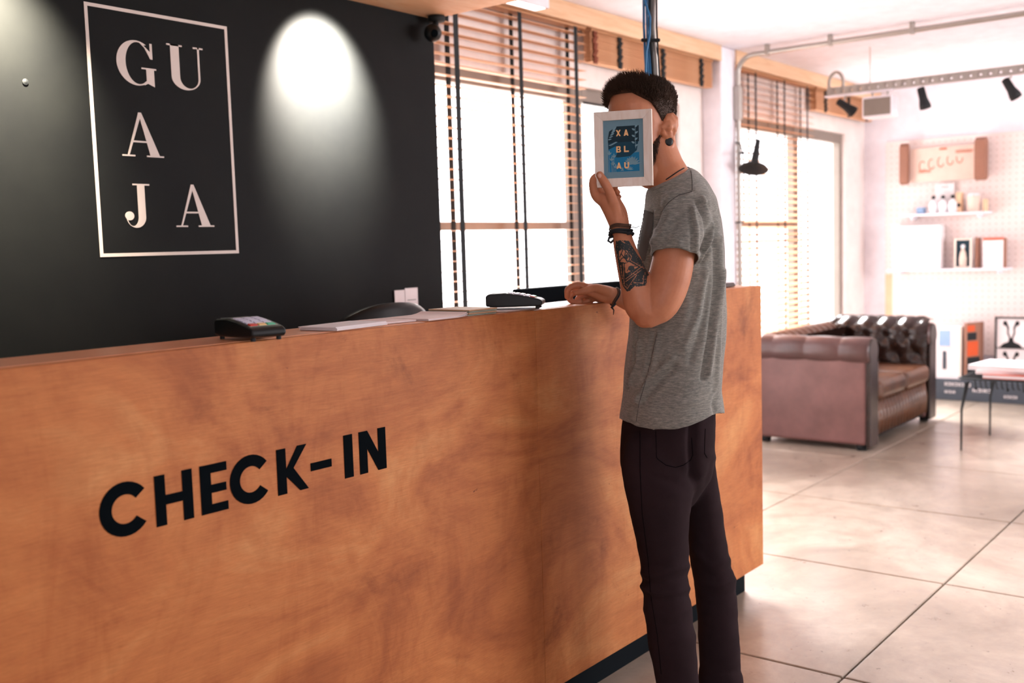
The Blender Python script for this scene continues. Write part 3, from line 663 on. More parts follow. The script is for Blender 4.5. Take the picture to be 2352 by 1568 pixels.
# wall lamp on the column
wl = thing('wall_lamp', 'black swing-arm lamp with a wide conical shade in front of the blinds', 'lamp', (6.42, 3.07, 1.9))
L0 = ad(1733, 380, ay(1733, 380, 2.98).dot(AH)); P_ = lambda x, y, Y=2.98: ay(x, y, Y)
d = (P_(1728, 392)-P_(1741, 325)).normalized()
c = P_(1731, 385)
MB().lathe([(.014, -.075), (.022, -.05), (.045, -.022), (.085, -.004), (.098, .012), (.092, .012), (.05, -.01), (.01, -.03)], c, (d+Vector((.06, -.06, 0))).normalized(), 28).build('shade', M['bmatte'], wl, smooth=True)
MB().tube([P_(1733, 372), P_(1737, 350)], [.026, .024], 12).build('lamp_holder', M['bmatte'], wl, smooth=True)
MB().tube([P_(1736, 352), P_(1741, 324)], [.021, .017], 12).build('handle', M['bmatte'], wl, smooth=True)
MB().tube([P_(1737, 352), P_(1706, 351), (6.42, 3.12, ay(1690, 351, 3.12).z)], .005, 8).build('arm', M['bmatte'], wl)
MB().tube([P_(1690, 327, 3.11), P_(1700, 330, 3.08), P_(1707, 351, 3.05), P_(1709, 500, 3.05), P_(1707, 510, 3.06), P_(1690, 511, 3.11)], .005, 8).build('bracket_rod', M['bmatte'], wl)
MB().ball(P_(1706, 351, 3.03), .012).build('pivot', M['bmatte'], wl, smooth=True)
MB().lathe([(.02, 0), (.02, .012)], (6.412, 3.16, ay(1690, 327, 3.12).z), (1, 0, 0)).build('wall_plate', M['bmatte'], wl)

# ------------------------------------------------------------------ back wall: pegboard, shelves and goods
XB = XE-.02
pb0, pb1 = ax(2035, 325, XB), ax(2352, 298, XB)
struct(MB().box((XB-.01, -1.2, .34), (XE, pb0.y, 2.16)).build('trim_4', M['peg']))
struct(MB().box((XB-.012, pb0.y-.06, .34), (XB-.010, pb0.y, 1.02)).build('trim_5', M['osb']))
def shelf(label, pl, pr, zy, dep=.20):
    a = ax(pl, zy, XB-dep); b = ax(pr, zy, XB-dep); z = (a.z+b.z)/2
    t = thing('wall_shelf', label, 'shelf', (XB-dep/2, (a.y+b.y)/2, z-.02))
    MB().box((XB-dep, b.y, z-.018), (XB-.011, a.y, z)).build('board', M['white'], t, bevel=.002)
    for yy in (a.y-.08, b.y+.08): MB().box((XB-dep*.7, yy-.01, z-.045), (XB-.011, yy+.01, z-.018)).build('bracket', M['white'], t)
    return z, a.y, b.y
z1, y1a, y1b = shelf('short upper white wall shelf holding bottles, below the crate sign', 2066, 2266, 489)
z2, y2a, y2b = shelf('longer lower white wall shelf with frames and a white box', 2037, 2312, 617)
XS = XB-.12
for k, px in enumerate((2144, 2166, 2188)):
    c = ax(px, 480, XS-.02); z = z1+.0005
    g = ('left', 'middle', 'right')[k]
    t = thing('bottle', 'white bottle with dark cap, %s one of three on the upper shelf' % g, 'bottle', (XS-.02, c.y, z), 'white bottles on the upper shelf')
    MB().lathe([(.033, 0), (.036, .004), (.036, .075), (.030, .095), (.013, .108), (.013, .118)], (XS-.02, c.y, z), seg=18).build('body', M['glassd'], t, smooth=True)
    MB().lathe([(.015, .118), (.015, .142), (.011, .146)], (XS-.02, c.y, z), seg=14).build('cap', M['bmatte'], t, smooth=True)
c = ax(2168, 440, XS+.05)
t = thing('display_card', 'white display card standing behind the three bottles', 'card', (XS+.07, c.y, z1+.0005))
MB().box((XS+.07, c.y-.075, z1+.001), (XS+.075, c.y+.075, z1+.245)).build('panel', M['paper'], t); MB().box((XS+.068, c.y-.03, z1+.215), (XS+.07, c.y+.03, z1+.222)).build('slot', M['greyc'], t)
c = ax(2203, 465, XS)
t = thing('gift_box', 'small orange and black box right of the bottles on the upper shelf', 'box', (XS, c.y, z1+.0005))
MB().box((XS-.02, c.y-.022, z1+.001), (XS+.05, c.y+.022, z1+.165)).build('carton', M['osb'], t, bevel=.004); MB().lathe([(.016, 0), (.016, .002)], (XS-.02, c.y-.002, z1+.06), (-1, 0, 0)).build('emblem', M['bmatte'], t)
c = ax(2236, 465, XS)
t = thing('candle_jar', 'pale jar with printed sleeve at the right of the upper shelf', 'jar', (XS, c.y, z1+.0005))
MB().lathe([(.045, 0), (.05, .006), (.05, .12), (.046, .13)], (XS, c.y, z1+.0005), seg=20).build('body', M['crate'], t, smooth=True); MB().lathe([(.048, .131), (.048, .145), (.03, .15)], (XS, c.y, z1), seg=20).build('lid', M['glassd'], t, smooth=True)
c = ax(2262, 470, XS); tag(MB().box((XS-.02, c.y-.012, z1+.0005), (XS+.06, c.y+.012, z1+.10)).build('wooden_block', M['osb'], None, (XS, c.y, z1), bevel=.003), 'small orange wooden block at the right end of the upper shelf', 'block')
c = ax(2116, 463, XS); o = MB().lathe([(.030, 0), (.036, .004), (.040, .05), (.034, .055)], (XS, c.y, z1+.0005), seg=20).build('candle_tin', M['pblue'], None, (XS, c.y, z1+.0005), smooth=True); tag(o, 'small pale blue tin left of the bottles on the upper shelf', 'tin')
# lower shelf
a, b = ax(2052, 610, XS), ax(2163, 610, XS)
t = thing('white_box', 'large plain white box at the left of the lower shelf', 'box', (XS, (a.y+b.y)/2, z2+.0005))
MB().box((XS-.04, b.y, z2+.001), (XS+.07, a.y, z2+.36)).build('carton', M['paper'], t, bevel=.004); MB().box((XS-.045, b.y-.002, z2+.24), (XS+.072, a.y+.002, z2+.365)).build('lid', M['paper'], t, bevel=.004)
a, b = ax(2192, 600, XS-.02), ax(2232, 600, XS-.02)
t = thing('picture_frame', 'small pale frame with a dark figurine print on the lower shelf', 'picture frame', (XS-.02, (a.y+b.y)/2, z2+.0005))
fw = a.y-b.y; zf = z2+.001; hf = .245
for A4, B4 in (((b.y, 0), (a.y, .014)), ((b.y, hf-.014), (a.y, hf)), ((b.y, .014), (b.y+.014, hf-.014)), ((a.y-.014, .014), (a.y, hf-.014))): MB().box((XS-.03, A4[0], zf+A4[1]), (XS-.0, B4[0], zf+B4[1])).build('moulding', M['pine'], t)
MB().box((XS-.02, b.y+.014, zf+.014), (XS-.012, a.y-.014, zf+hf-.014)).build('print', M['navy'], t)
ym = (a.y+b.y)/2; mb = MB(); mb.lathe([(.028, .016), (.030, .08), (.022, .13), (.012, .15), (.014, .165)], (XS-.022, ym, zf), seg=14); mb.build('figurine_body', M['crate'], t, smooth=True)
MB().ball((XS-.022, ym, zf+.178), .018).build('figurine_head', M['glassd'], t, smooth=True)
c = ax(2245, 590, XS+.02); tag(MB().box((XS-.01, c.y-.012, z2+.0005), (XS+.08, c.y+.012, z2+.25)).build('brown_book', M['brownw'], None, (XS, c.y, z2), bevel=.002), 'upright brown book right of the small figurine frame', 'book')
a, b = ax(2258, 600, XS-.02), ax(2305, 600, XS-.02)
t = thing('upright_booklet', 'white booklet with a coral top band at the right of the lower shelf', 'booklet', (XS, (a.y+b.y)/2, z2+.0005))
MB().box((XS-.03, b.y, z2+.001), (XS+.03, a.y, z2+.225)).build('pages', M['paper'], t, bevel=.002); MB().box((XS-.031, b.y+.004, z2+.226), (XS+.03, a.y, z2+.245)).build('top_band', M['tabred'], t); MB().box((XS-.03, b.y-.012, z2+.001), (XS+.035, b.y-.001, z2+.24)).build('spine', M['brownw'], t)
# crate-like sign with two brown end boards
cs = thing('crate_sign', 'pale wooden crate sign with brown end boards above the upper shelf', 'wall decoration', (XB-.05, 2.6, 1.75))
XC = XB-.10
a, b = ax(2078, 385, XC), ax(2250, 375, XC)
MB().box((XC+.05, b.y+.03, 1.80), (XC+.06, a.y-.03, 2.08)).build('back_board', M['crate'], cs)
for k, yy in enumerate((a.y-.03, b.y+.03)):
    mb = MB(); w = .035 if k == 0 else .05
    mb.prism([(1.80, -w+.0), (1.78, 0), (1.80, w), (2.10, w), (2.13, 0), (2.10, -w)], lambda u, v, d: (XC+v, yy+d*(1 if k == 0 else -1), u), .065 if k == 0 else .085)
    mb.build('end_board', M['brownw'], cs, bevel=.004)
for k in range(5):
    y = a.y-.13-k*.075; zc = 1.93+.012*k
    mb = MB(); mb.strip(arc(0, 0, .028, .045, 40+k*30, 320+k*10, 12), arc(0, 0, .020, .036, 40+k*30, 320+k*10, 12), lambda u, v, d: (XC+.05-d, y-u, zc+v), .002); mb.build('printed_curl', M['redp'], cs)
for (yy, zz, L_) in ((a.y-.10, 1.875, .10), (b.y+.20, 2.02, .13)): MB().box((XC+.046, yy-L_, zz), (XC+.05, yy, zz+.008)).box((XC+.046, yy-L_, zz+.014), (XC+.05, yy, zz+.020)).build('printed_stroke', M['redp'], cs)
MB().box((XC+.046, (a.y+b.y)/2-.03, 2.055), (XC+.05, (a.y+b.y)/2+.03, 2.068)).build('printed_stroke', M['orange'], cs)
# dark low bench on the floor with illegible white lettering
XD = 8.80
a = az(2150, 914, 0); y0 = ax(2150, 890, XD).y+.1
bn = thing('display_bench', 'long low dark grey display bench with white lettering along the far wall', 'bench', (8.95, 1.5, 0))
MB().box((XD, -1.0, 0), (XD+.34, y0, .17)).build('bench_box', M['dbox'], bn, bevel=.004)
def glyphs(pl, pr, py, h, n):
    a, b = ax(pl, py, XD), ax(pr, py, XD)
    for k in range(n):
        ya_ = a.y+(b.y-a.y)*k/n; yb_ = a.y+(b.y-a.y)*(k+.72)/n; z = a.z
        mb = MB(); 
        if k % 2: mb.box((XD-.002, yb_, z-h/2), (XD+.001, ya_, z-h/2+h*.25)); mb.box((XD-.002, yb_, z+h*.2), (XD+.001, ya_, z+h/2)); mb.box((XD-.002, yb_, z-h/2), (XD+.001, yb_+(ya_-yb_)*.3, z+h/2))
        else: mb.box((XD-.002, yb_, z-h/2), (XD+.001, yb_+(ya_-yb_)*.35, z+h/2)); mb.box((XD-.002, ya_-(ya_-yb_)*.3, z-h/2), (XD+.001, ya_, z+h/2)); mb.box((XD-.002, yb_, z-.1*h), (XD+.001, ya_, z+.15*h))
        mb.build('lettering', M['paper'], bn)
glyphs(2170, 2232, 881, .028, 8); glyphs(2170, 2196, 899, .02, 3); glyphs(2234, 2282, 896, .026, 4); glyphs(2306, 2338, 911, .022, 5)
# record-sleeve like boxes on the bench
zb = .1705
a, b = ax(2148, 860, XD+.03), ax(2203, 860, XD+.03)
al = thing('boxed_set', 'white boxed set with blue window artwork standing beside the sofa', 'box', (XD+.1, (a.y+b.y)/2, zb))
MB().box((XD+.03, b.y, zb), (XD+.24, a.y, .60)).build('carton', M['paper'], al, bevel=.003)
MB().box((XD+.028, b.y+.07, .44), (XD+.03, a.y-.03, .57)).build('printed_window', M['pblue'], al); MB().box((XD+.027, b.y+.055, .425), (XD+.03, a.y-.02, .438)).build('printed_sill', M['signw'], al)
MB().box((XD+.028, b.y+.10, .25), (XD+.03, b.y+.13, .40)).build('printed_door', M['dbox'], al)
MB().box((XD+.03, b.y-.012, zb), (XD+.24, b.y-.001, .60)).build('side_panel', M['pine'], al)
mb = MB(); c = Vector((XD+.13, b.y-.085, zb)); T = Matrix.Translation(c) @ Matrix.Rotation(R_(-25), 4, 'Z')
bk = thing('art_book', 'upright art book with flame orange and dark cover leaning by the boxed set', 'book', c)
MB().box((-.10, -.015, 0), (.10, .015, .46), T).build('cover', M['brownw'], bk, bevel=.003)
for k, (zz, hh, mt) in enumerate(((.02, .16, 'bmatte'), (.19, .12, 'orange'), (.32, .06, 'bmatte'), (.39, .05, 'orange'))): MB().box((-.095, -.018, zz), (.05-.02*k, -.015, zz+hh), T).build('printed_patch', M[mt], bk)
# framed poster with two antlered busts
a = ax(2286, 727, XD+.16); bt = ax(2290, 852, XD+.16)
pf = thing('leaning_poster', 'black framed poster with two antlered bust prints at the right edge', 'poster', (XD+.17, 1.85, zb))
yl = a.y; yr = yl-.46; zt = a.z; z0_ = zb+.001; X0 = XD+.16
fb = .012
for A4, B4 in (((yr, z0_), (yl, z0_+fb)), ((yr, zt-fb), (yl, zt)), ((yr, z0_), (yr+fb, zt)), ((yl-fb, z0_), (yl, zt)), ((yr, (z0_+zt)/2), (yl, (z0_+zt)/2+.006))): MB().box((X0-.012, A4[0], A4[1]), (X0+.012, B4[0], B4[1])).build('frame_bar', M['bmatte'], pf)
MB().box((X0, yr+fb, z0_+fb), (X0+.004, yl-fb, zt-fb)).build('poster_sheet', M['paper'], pf)
for zz in (z0_+fb, (z0_+zt)/2+.006):
    hh = (zt-z0_)/2-.02
    for cy in (yl-.12, yl-.33):
        fn = lambda u, v, d: (X0-.001-d, cy-u, zz+v)
        MB().prism([(-.085, 0), (.085, 0), (.06, hh*.13), (.02, hh*.2), (.014, hh*.34), (-.014, hh*.34), (-.02, hh*.2), (-.06, hh*.13)], fn, .001).build('bust_print', M['bmatte'], pf)
        mb = MB()
        for s_ in (-1, 1):
            mb.strip([(s_*.012, hh*.3), (s_*.03, hh*.5), (s_*.028, hh*.66), (s_*.05, hh*.85)], [(s_*.004, hh*.34), (s_*.02, hh*.52), (s_*.016, hh*.68), (s_*.034, hh*.9)], fn, .001)
            mb.prism(arc(s_*.045, hh*.84, .016, .02, 0, 340, 10), fn, .001)
        mb.build('antler_print', M['bmatte'], pf)

# ------------------------------------------------------------------ chesterfield sofa
SX0, SX1, SYF, SYB = 6.42, 7.84, 2.25, 3.05
sf = thing('chesterfield_sofa', 'buttoned dark brown leather two-seat sofa beside the window blinds', 'sofa', ((SX0+SX1)/2, 2.65, 0))
def tuft(fn, W_, H_, nu, nv, amp, off=0):
    # padded sheet with a staggered lattice of button dimples; fn(u,v,h)->3D
    gu, gv = nu*10, nv*10; mb = MB(); btn = []
    for j in range(nv+1):
        for i in range(nu+1):
            u = (i+(.5 if j % 2 else 0))/nu
            if 0.02 < u < .98 and .02 < j/nv < .99: btn.append((u, j/nv))
    for jj in range(gv+1):
        for ii in range(gu+1):
            u, v = ii/gu, jj/gv
            d = min((math.hypot((u-a)*W_, (v-b)*H_) for a, b in btn), default=1); s = W_/nu
            # diagonal pleats
            fu = (u*nu + v*nv*.5) % 1; fv = (u*nu - v*nv*.5) % 1
            pl = min(abs(fu-round(fu)), abs(fv-round(fv)))
            h = amp*(min(1, d/(s*.42))**.6) * (.72+.28*min(1, pl/.14))
            e = min(u, 1-u, v*1.5, 1.0)*8; h *= min(1, e+.35)
            mb.v.append(tuple(fn(u, v, h)))
    for jj in range(gv):
        for ii in range(gu):
            a = jj*(gu+1)+ii; mb.face(a, a+1, a+gu+2, a+gu+1)
    return mb, btn
def rollarm(x0, x1, inner):
    # body of the arm and its scalloped roll along Y
    mb = MB().box((x0+.015, SYF+.03, .035), (x1-.015, SYB-.02, .60)); mb.build('arm_body', M['leath2'], sf, bevel=.02, seg=3)
    xc = (x0+x1)/2-.01*inner; rings = []
    n = 70
    for i in range(n+1):
        y = SYF+.005+(SYB-.05-SYF)*i/n; ph = (i/n*3.3+.15) % 1; r = .098*(.93+.07*math.sin(math.pi*ph)**.6)
        if i in (0, n): r *= .86
        rings.append([(xc+r*1.02*math.cos(a), y, .628+r*.94*math.sin(a)) for a in [2*math.pi*k/22 for k in range(22)]])
    mb = MB().loft(rings); mb.build('arm_roll', M['leath4'], sf, smooth=True)
    mb = MB(); mb.prism([(x0+.02, .02), (x1-.02, .02), (x1-.02, .55)]+[(xc+.085*math.cos(R_(a)), .63+.085*math.sin(R_(a))) for a in range(-40, 221, 20)]+[(x0+.02, .55)], lambda u, v, d: (u, SYF+.03-d, v), .03); mb.build('arm_front', M['leather'], sf, bevel=.008)
rollarm(SX0, SX0+.19, 1); rollarm(SX1-.19, SX1, -1)
# inner tufted face of the far arm, facing the near arm
IX = SX1-.19
def inner(u, v, h, bx, sgn):
    # straight up the padding, then over the roll; returns offset from bx (towards the seat) and height
    s_ = v*.46
    if s_ < .24: return -.0-h, .39+s_
    a = (s_-.24)/.108; r = .108+h*.6
    return .100-r*math.cos(a), .63+r*math.sin(a)
def arm_pt(u, v, h):
    dx, z = inner(u, v, h, 0, 1); return (IX-.012+dx, SYB-.06-u*(SYB-SYF-.07), z)
mb, bt_ = tuft(arm_pt, .72, .46, 5, 4, .05)
mb.build('tufted_inner_arm', M['leather'], sf, smooth=True)
for u, v in bt_: MB().ball(arm_pt(u, v, .004), .012, 8, 6).build('button', M['leather'], sf, smooth=True)
# back with roll and tufted face
MB().box((SX0+.04, SYB-.14, .07), (SX1-.04, SYB, .60)).build('back_body', M['leather'], sf, bevel=.02)
rings = []; n = 110
for i in range(n+1):
    x = SX0+.10+(SX1-SX0-.2)*i/n; ph = (i/n*12) % 1; r = .098*(.84+.16*math.sin(math.pi*ph)**.7)
    rings.append([(x, SYB-.06+r*math.cos(a), .632+r*.95*math.sin(a)) for a in [2*math.pi*k/20 for k in range(20)]])
MB().loft(rings).build('back_roll', M['leath3'], sf, smooth=True)
mb, bt_ = tuft(lambda u, v, h: (SX0+.19+u*(SX1-SX0-.38), SYB-.14-h-(.05*max(0, v-.72)/.28), .40+v*.30), 1.04, .31, 7, 3, .05)
mb.build('tufted_back', M['leather'], sf, smooth=True)
# seat cushions, apron, base, feet
for k in range(2):
    xa = SX0+.195+k*.517; MB().box((xa, SYF-.01, .30), (xa+.512, SYB-.16, .43)).build('seat_cushion', M['leath3'], sf, bevel=.045, seg=5)
mb = MB(); rings = []
n = 120
for i in range(n+1):
    x = SX0+.19+(SX1-SX0-.38)*i/n; fl = .016*abs(math.sin(math.pi*i/n*16))
    rings.append([(x, SYF+.06, .08), (x, SYF+.036-fl*1.6, .08), (x, SYF+.034-fl*2.0, .2), (x, SYF+.03-fl*.4, .30), (x, SYF+.06, .30)])
MB().loft(rings).build('pleated_apron', M['leath3'], sf, smooth=True)
MB().box((SX0+.03, SYF+.05, .05), (SX1-.03, SYB-.03, .29)).build('base_frame', M['bmatte'], sf)
for fx in (SX0+.06, SX1-.08):
    for fy in (SYF+.07, SYB-.08): MB().lathe([(.03, 0), (.035, .02), (.028, .05), (.03, .07)], (fx, fy, 0)).build('foot', M['bmatte'], sf, smooth=True)

# ------------------------------------------------------------------ wire table with magazines
TZ = .46; tx0, tx1, ty1, ty0 = 6.70, 7.42, 1.80, .95
tb = thing('wire_table', 'low black wire coffee table with thin legs at the right edge', 'table', ((tx0+tx1)/2, (ty0+ty1)/2, 0))
for lx_, ly_, q in ((tx0+.05, ty1-.01, 1), (tx1-.06, ty1-.03, 1), (tx0+.05, ty0+.02, -1), (tx1-.06, ty0+.03, -1)):
    MB().tube([(lx_-.02, ly_-.03*q, TZ-.03), (lx_, ly_, .26), (lx_, ly_, 0.004)], [.008, .007, .006], 8).tube([(lx_+.03, ly_-.03*q, TZ-.03), (lx_+.004, ly_, .26), (lx_, ly_, .01)], [.008, .007, .006], 8).build('leg', M['bmatte'], tb, smooth=True)
mb = MB()
for k in range(25): x = tx0+.02+(tx1-tx0-.04)*k/24; mb.tube([(x, ty0+.01, TZ), (x, ty1-.01, TZ)], .0028, 6)
for k in range(13): y = ty0+.02+(ty1-ty0-.04)*k/12; mb.tube([(tx0+.01, y, TZ-.006), (tx1-.01, y, TZ-.006)], .0028, 6)
mb.build('wire_grid', M['bmatte'], tb)
MB().tube([(tx0, ty0, TZ), (tx0, ty1-.03, TZ), (tx0+.03, ty1, TZ), (tx1-.03, ty1, TZ), (tx1, ty1-.03, TZ), (tx1, ty0, TZ), (tx0, ty0, TZ)], .006, 8).build('rim_wire', M['bmatte'], tb, smooth=True)
mb = MB()
for k in range(26):
    y = ty1-.10-k*.03; mb.tube([(tx0+.0, y, TZ-.003), (tx0+.004, y-.004, TZ-.045-.02*(k % 3 == 0)), (tx0+.002, y-.012, TZ-.05)], .004, 6)
mb.build('wire_fringe', M['bmatte'], tb)
def mag(label, x0, y1_, z, w, l, th, mat, rot, mat2='paper'):
    c = Vector((x0+w/2, y1_-l/2, z)); T = Matrix.Translation(c) @ Matrix.Rotation(R_(rot), 4, 'Z')
    t = thing('magazine', label, 'magazine', c, 'magazines on the wire table')
    MB().box((-w/2+.003, -l/2+.003, .001), (w/2-.003, l/2, th-.001), T).build('pages', M[mat2], t, bevel=.002)
    MB().box((-w/2, -l/2, th-.001), (w/2, l/2, th+.001), T).box((-w/2, -l/2, -.001), (w/2, l/2, .001), T).build('cover', M[mat], t)
mag('orange-red magazine at the bottom of the pile on the wire table', 6.715, 1.66, TZ+.008, .50, .60, .022, 'tabred', 0)
mag('pale pink magazine in the middle of the pile on the wire table', 6.76, 1.735, TZ+.032, .36, .46, .018, 'paperp', 9)
mag('thick white magazine on top of the pile on the wire table', 6.74, 1.74, TZ+.052, .36, .52, .028, 'paper', -7)

# ------------------------------------------------------------------ the man
DM = 2.84
def Mp(x, y, dd=0): return ad(x, y, DM+dd)
foot = Mp(1600, 1600, 0); man = thing('person', 'man in grey t-shirt and dark trousers standing at the counter, photo frame before his face', 'person', (foot.x, foot.y, 0))
def ring(L, Rt, w, dd=0, pw=2.0, dip=0, n=32, ddl=0):
    a = Mp(*L, dd+ddl); b = Mp(*Rt, dd-ddl); c = (a+b)/2; u = (b-a)/2; out = []
    for k in range(n):
        t = 2*math.pi*k/n; cs, sn = math.cos(t), math.sin(t); e = 2/pw
        cs2 = math.copysign(abs(cs)**e, cs); sn2 = math.copysign(abs(sn)**e, sn)
        out.append(c+u*cs2+AH*(w*sn2)+ZH*(dip*max(0, -sn)*(1-abs(cs)**2)))
    return out
# --- head frame
TH = R_(50)
Fv = (-UH*math.cos(TH)-AH*math.sin(TH)); Lv = ZH.cross(Fv)
tilt = R_(7); Fh = (Fv*math.cos(tilt)-ZH*math.sin(tilt)); Uh = (ZH*math.cos(tilt)+Fv*math.sin(tilt))
HC = Mp(1469, 262, 0) - Uh*.150
def hp(x, y, z): return HC+Fh*x+Lv*y+Uh*z
HR = [(-.014, .066, .000, .022), (-.002, .086, -.012, .036), (.018, .094, -.035, .050), (.045, .096, -.058, .0615), (.070, .095, -.076, .068), (.100, .094, -.088, .073), (.125, .091, -.096, .0755),
      (.150, .097, -.101, .078), (.178, .095, -.101, .0785), (.203, .083, -.092, .071), (.223, .058, -.067, .053), (.235, .024, -.032, .027)]
def hring(z):
    for a, b in zip(HR[:-1], HR[1:]):
        if a[0] <= z <= b[0]:
            t = (z-a[0])/(b[0]-a[0]); return [a[i]+(b[i]-a[i])*t for i in range(1, 4)]
    return list(HR[-1][1:]) if z > HR[-1][0] else list(HR[0][1:])
def hsurf(phi, z, off=0):
    xf, xb, hw = hring(z); xc = (xf*.35+xb*.65) ; 
    c, s = math.cos(phi), math.sin(phi); e = 2/2.25
    cx = math.copysign(abs(c)**e, c); sy = math.copysign(abs(s)**e, s)
    x = xc+(xf-xc)*cx if c > 0 else xc+(xc-xb)*cx
    p = Vector((x, hw*sy, z)); q = Vector((x-xc*.6, p.y, (z-.13)*(.9 if z > .13 else .25))).normalized()
    return p+q*off, q
body = MB()
rings = []
for r in HR: rings.append([hp(*hsurf(2*math.pi*k/36, r[0])[0]) for k in range(36)])
body.loft(rings)
# nose, brow, lips, chin
body.tube([hp(.092, 0, .143), hp(.106, 0, .112), hp(.116, 0, .095)], [.008, .011, .014], 12); body.ball(hp(.104, .012, .090), .009); body.ball(hp(.104, -.012, .090), .009)
body.tube([hp(.092, -.038, .150), hp(.102, 0, .150), hp(.092, .038, .150)], .008, 10)
body.tube([hp(.090, -.022, .060), hp(.100, 0, .062), hp(.090, .022, .060)], .007, 10); body.tube([hp(.089, -.018, .050), hp(.098, 0, .049), hp(.089, .018, .050)], .007, 10); body.ball(hp(.084, 0, .016), .018)
# ears
def ear(sd):
    o = Vector((.008, .077*sd, .098)); e1 = Vector((-.86, .50*sd, 0)); e2 = Vector((-.12, 0, 1)).normalized(); en = e1.cross(e2)*(-sd)
    E = lambda a, b, c=0: hp(*(o+e1*a*1.25+e2*b*1.12+en*c))
    pl = [(.000, .006), (.002, .024), (.010, .036), (.022, .038), (.031, .028), (.032, .010), (.026, -.008), (.018, -.020)]
    body.tube([E(*p, .003) for p in pl], [.004, .0048, .005, .0052, .0052, .005, .0046, .005], 10)
    body.tube([E(.006, .020, -.001), E(.014, .026, -.001), (E(.021, .016, -.001)), E(.020, .0, 0), E(.012, -.010, 0)], [.003, .0036, .0038, .0036, .0035], 8)
    body.tube([E(-.004, .010, -.004), E(.012, .014, -.006), E(.022, .012, -.004)], [.008, .013, .010], 10, flat=.4, flatdir=(hp(*(o+en))-hp(*o)))
    body.tube([E(.006, .028, -.003), E(.016, .030, -.003), E(.024, .020, -.003), E(.024, .004, -.003)], [.006, .008, .008, .007], 10, flat=.5, flatdir=(hp(*(o+en))-hp(*o)))
    lob = [(E(.010+.0120*math.cos(a), -.026+.0135*math.sin(a), .001)) for a in [2*math.pi*i/14 for i in range(15)]]
    body.tube(lob, .0042, 8)
    body.tube([E(-.004, -.004, -.003), E(.004, -.014, -.003)], [.008, .007], 8)
    return E
EL = ear(1); ear(-1)
# neck, torso, hips (under the clothes), legs
nk = [ring((1470, 345), (1548, 300), .054), ring((1480, 375), (1553, 335), .056), ring((1488, 405), (1566, 365), .058), ring((1490, 432), (1582, 392), .070), ring((1492, 470), (1612, 425), .12), ring((1490, 520), (1630, 500), .150), ring((1482, 640), (1630, 640), .130), ring((1470, 800), (1625, 800), .115), ring((1465, 960), (1600, 960), .115), ring((1470, 1070), (1580, 1070), .105)]
body.loft(nk)
body.tube([hp(.02, 0, .01), Mp(1496, 392, 0)], [.045, .05], 16)
NL = [(1080, 1450, 1560, .060), (1230, 1468, 1568, .062), (1310, 1486, 1566, .054), (1400, 1490, 1574, .052), (1568, 1518, 1592, .046), (1640, 1530, 1590, .042)]
FL = [(1060, 1560, 1615, .055), (1200, 1588, 1650, .062), (1340, 1606, 1680, .052), (1480, 1616, 1688, .046), (1580, 1625, 1690, .042)]
body.loft([ring((a, y), (b, y), w, -.075) for y, a, b, w in NL]); body.loft([ring((a, y), (b, y), w, .085) for y, a, b, w in FL])
def crom(pts, rads, n=5):
    P = [Vector(p) for p in pts]; P = [P[0]*2-P[1]]+P+[P[-1]*2-P[-2]]; Rr = [rads[0]]+list(rads)+[rads[-1]]; op, orr = [], []
    for i in range(1, len(P)-2):
        for k in range(n):
            t = k/n; f = lambda a, b, c, d: (b*2+(c-a)*t+(a*2-b*5+c*4-d)*t*t+(b*3-a-c*3+d)*t**3)*.5
            op.append(f(P[i-1], P[i], P[i+1], P[i+2])); orr.append(f(Rr[i-1], Rr[i], Rr[i+1], Rr[i+2]))
    return op+[P[-2]], orr+[Rr[-2]]
# left arm (near side), raised to hold the frame
sh = Mp(1568, 488, -.135); 
body.tube(*crom([Mp(1560, 490, -.08), sh, Mp(1553, 560, -.178), Mp(1537, 640, -.190), Mp(1515, 695, -.195), Mp(1490, 718, -.195)], [.042, .044, .051, .054, .050, .040]), 32)
body.tube(*crom([Mp(1492, 716, -.195), Mp(1473, 700, -.195), Mp(1461, 655, -.190), Mp(1447, 610, -.185), Mp(1434, 565, -.178), Mp(1427, 532, -.17)], [.040, .043, .0405, .034, .0275, .0235]), 32)
body.ball(Mp(1484, 722, -.195), .036)
# left hand
def ch(pts, rads, seg=12): body.tube(*crom([Mp(*p) for p in pts], rads, 4), max(seg, 18))
ch([(1427, 534, -.17), (1408, 490, -.155), (1384, 456, -.142)], [.0225, .0225, .0165], 14)
ch([(1429, 532, -.168), (1414, 490, -.145), (1398, 456, -.125)], [.0215, .0235, .0165], 14)
ch([(1430, 530, -.165), (1424, 488, -.135), (1414, 460, -.115)], [.0195, .0185, .0135], 14)
ch([(1418, 500, -.168), (1412, 470, -.165)], [.016, .014], 14)
ch([(1412, 478, -.163), (1402, 445, -.162), (1388, 418, -.160), (1377, 401, -.157)], [.0155, .0125, .0118, .0098], 14)
ch([(1386, 464, -.144), (1367, 447, -.138), (1362, 414, -.130), (1378, 402, -.100), (1397, 408, -.096)], [.0140, .0118, .0098, .0086, .0075])
ch([(1390, 462, -.124), (1379, 441, -.108), (1380, 421, -.088), (1402, 421, -.084), (1414, 429, -.090)], [.0125, .0105, .0092, .0082, .0075])
ch([(1400, 464, -.112), (1393, 448, -.090), (1398, 434, -.074), (1411, 436, -.078), (1419, 442, -.088)], [.0120, .0102, .0088, .0080, .0074])
ch([(1412, 468, -.102), (1409, 455, -.078), (1412, 446, -.066), (1422, 452, -.078)], [.0105, .0088, .0078, .0070])
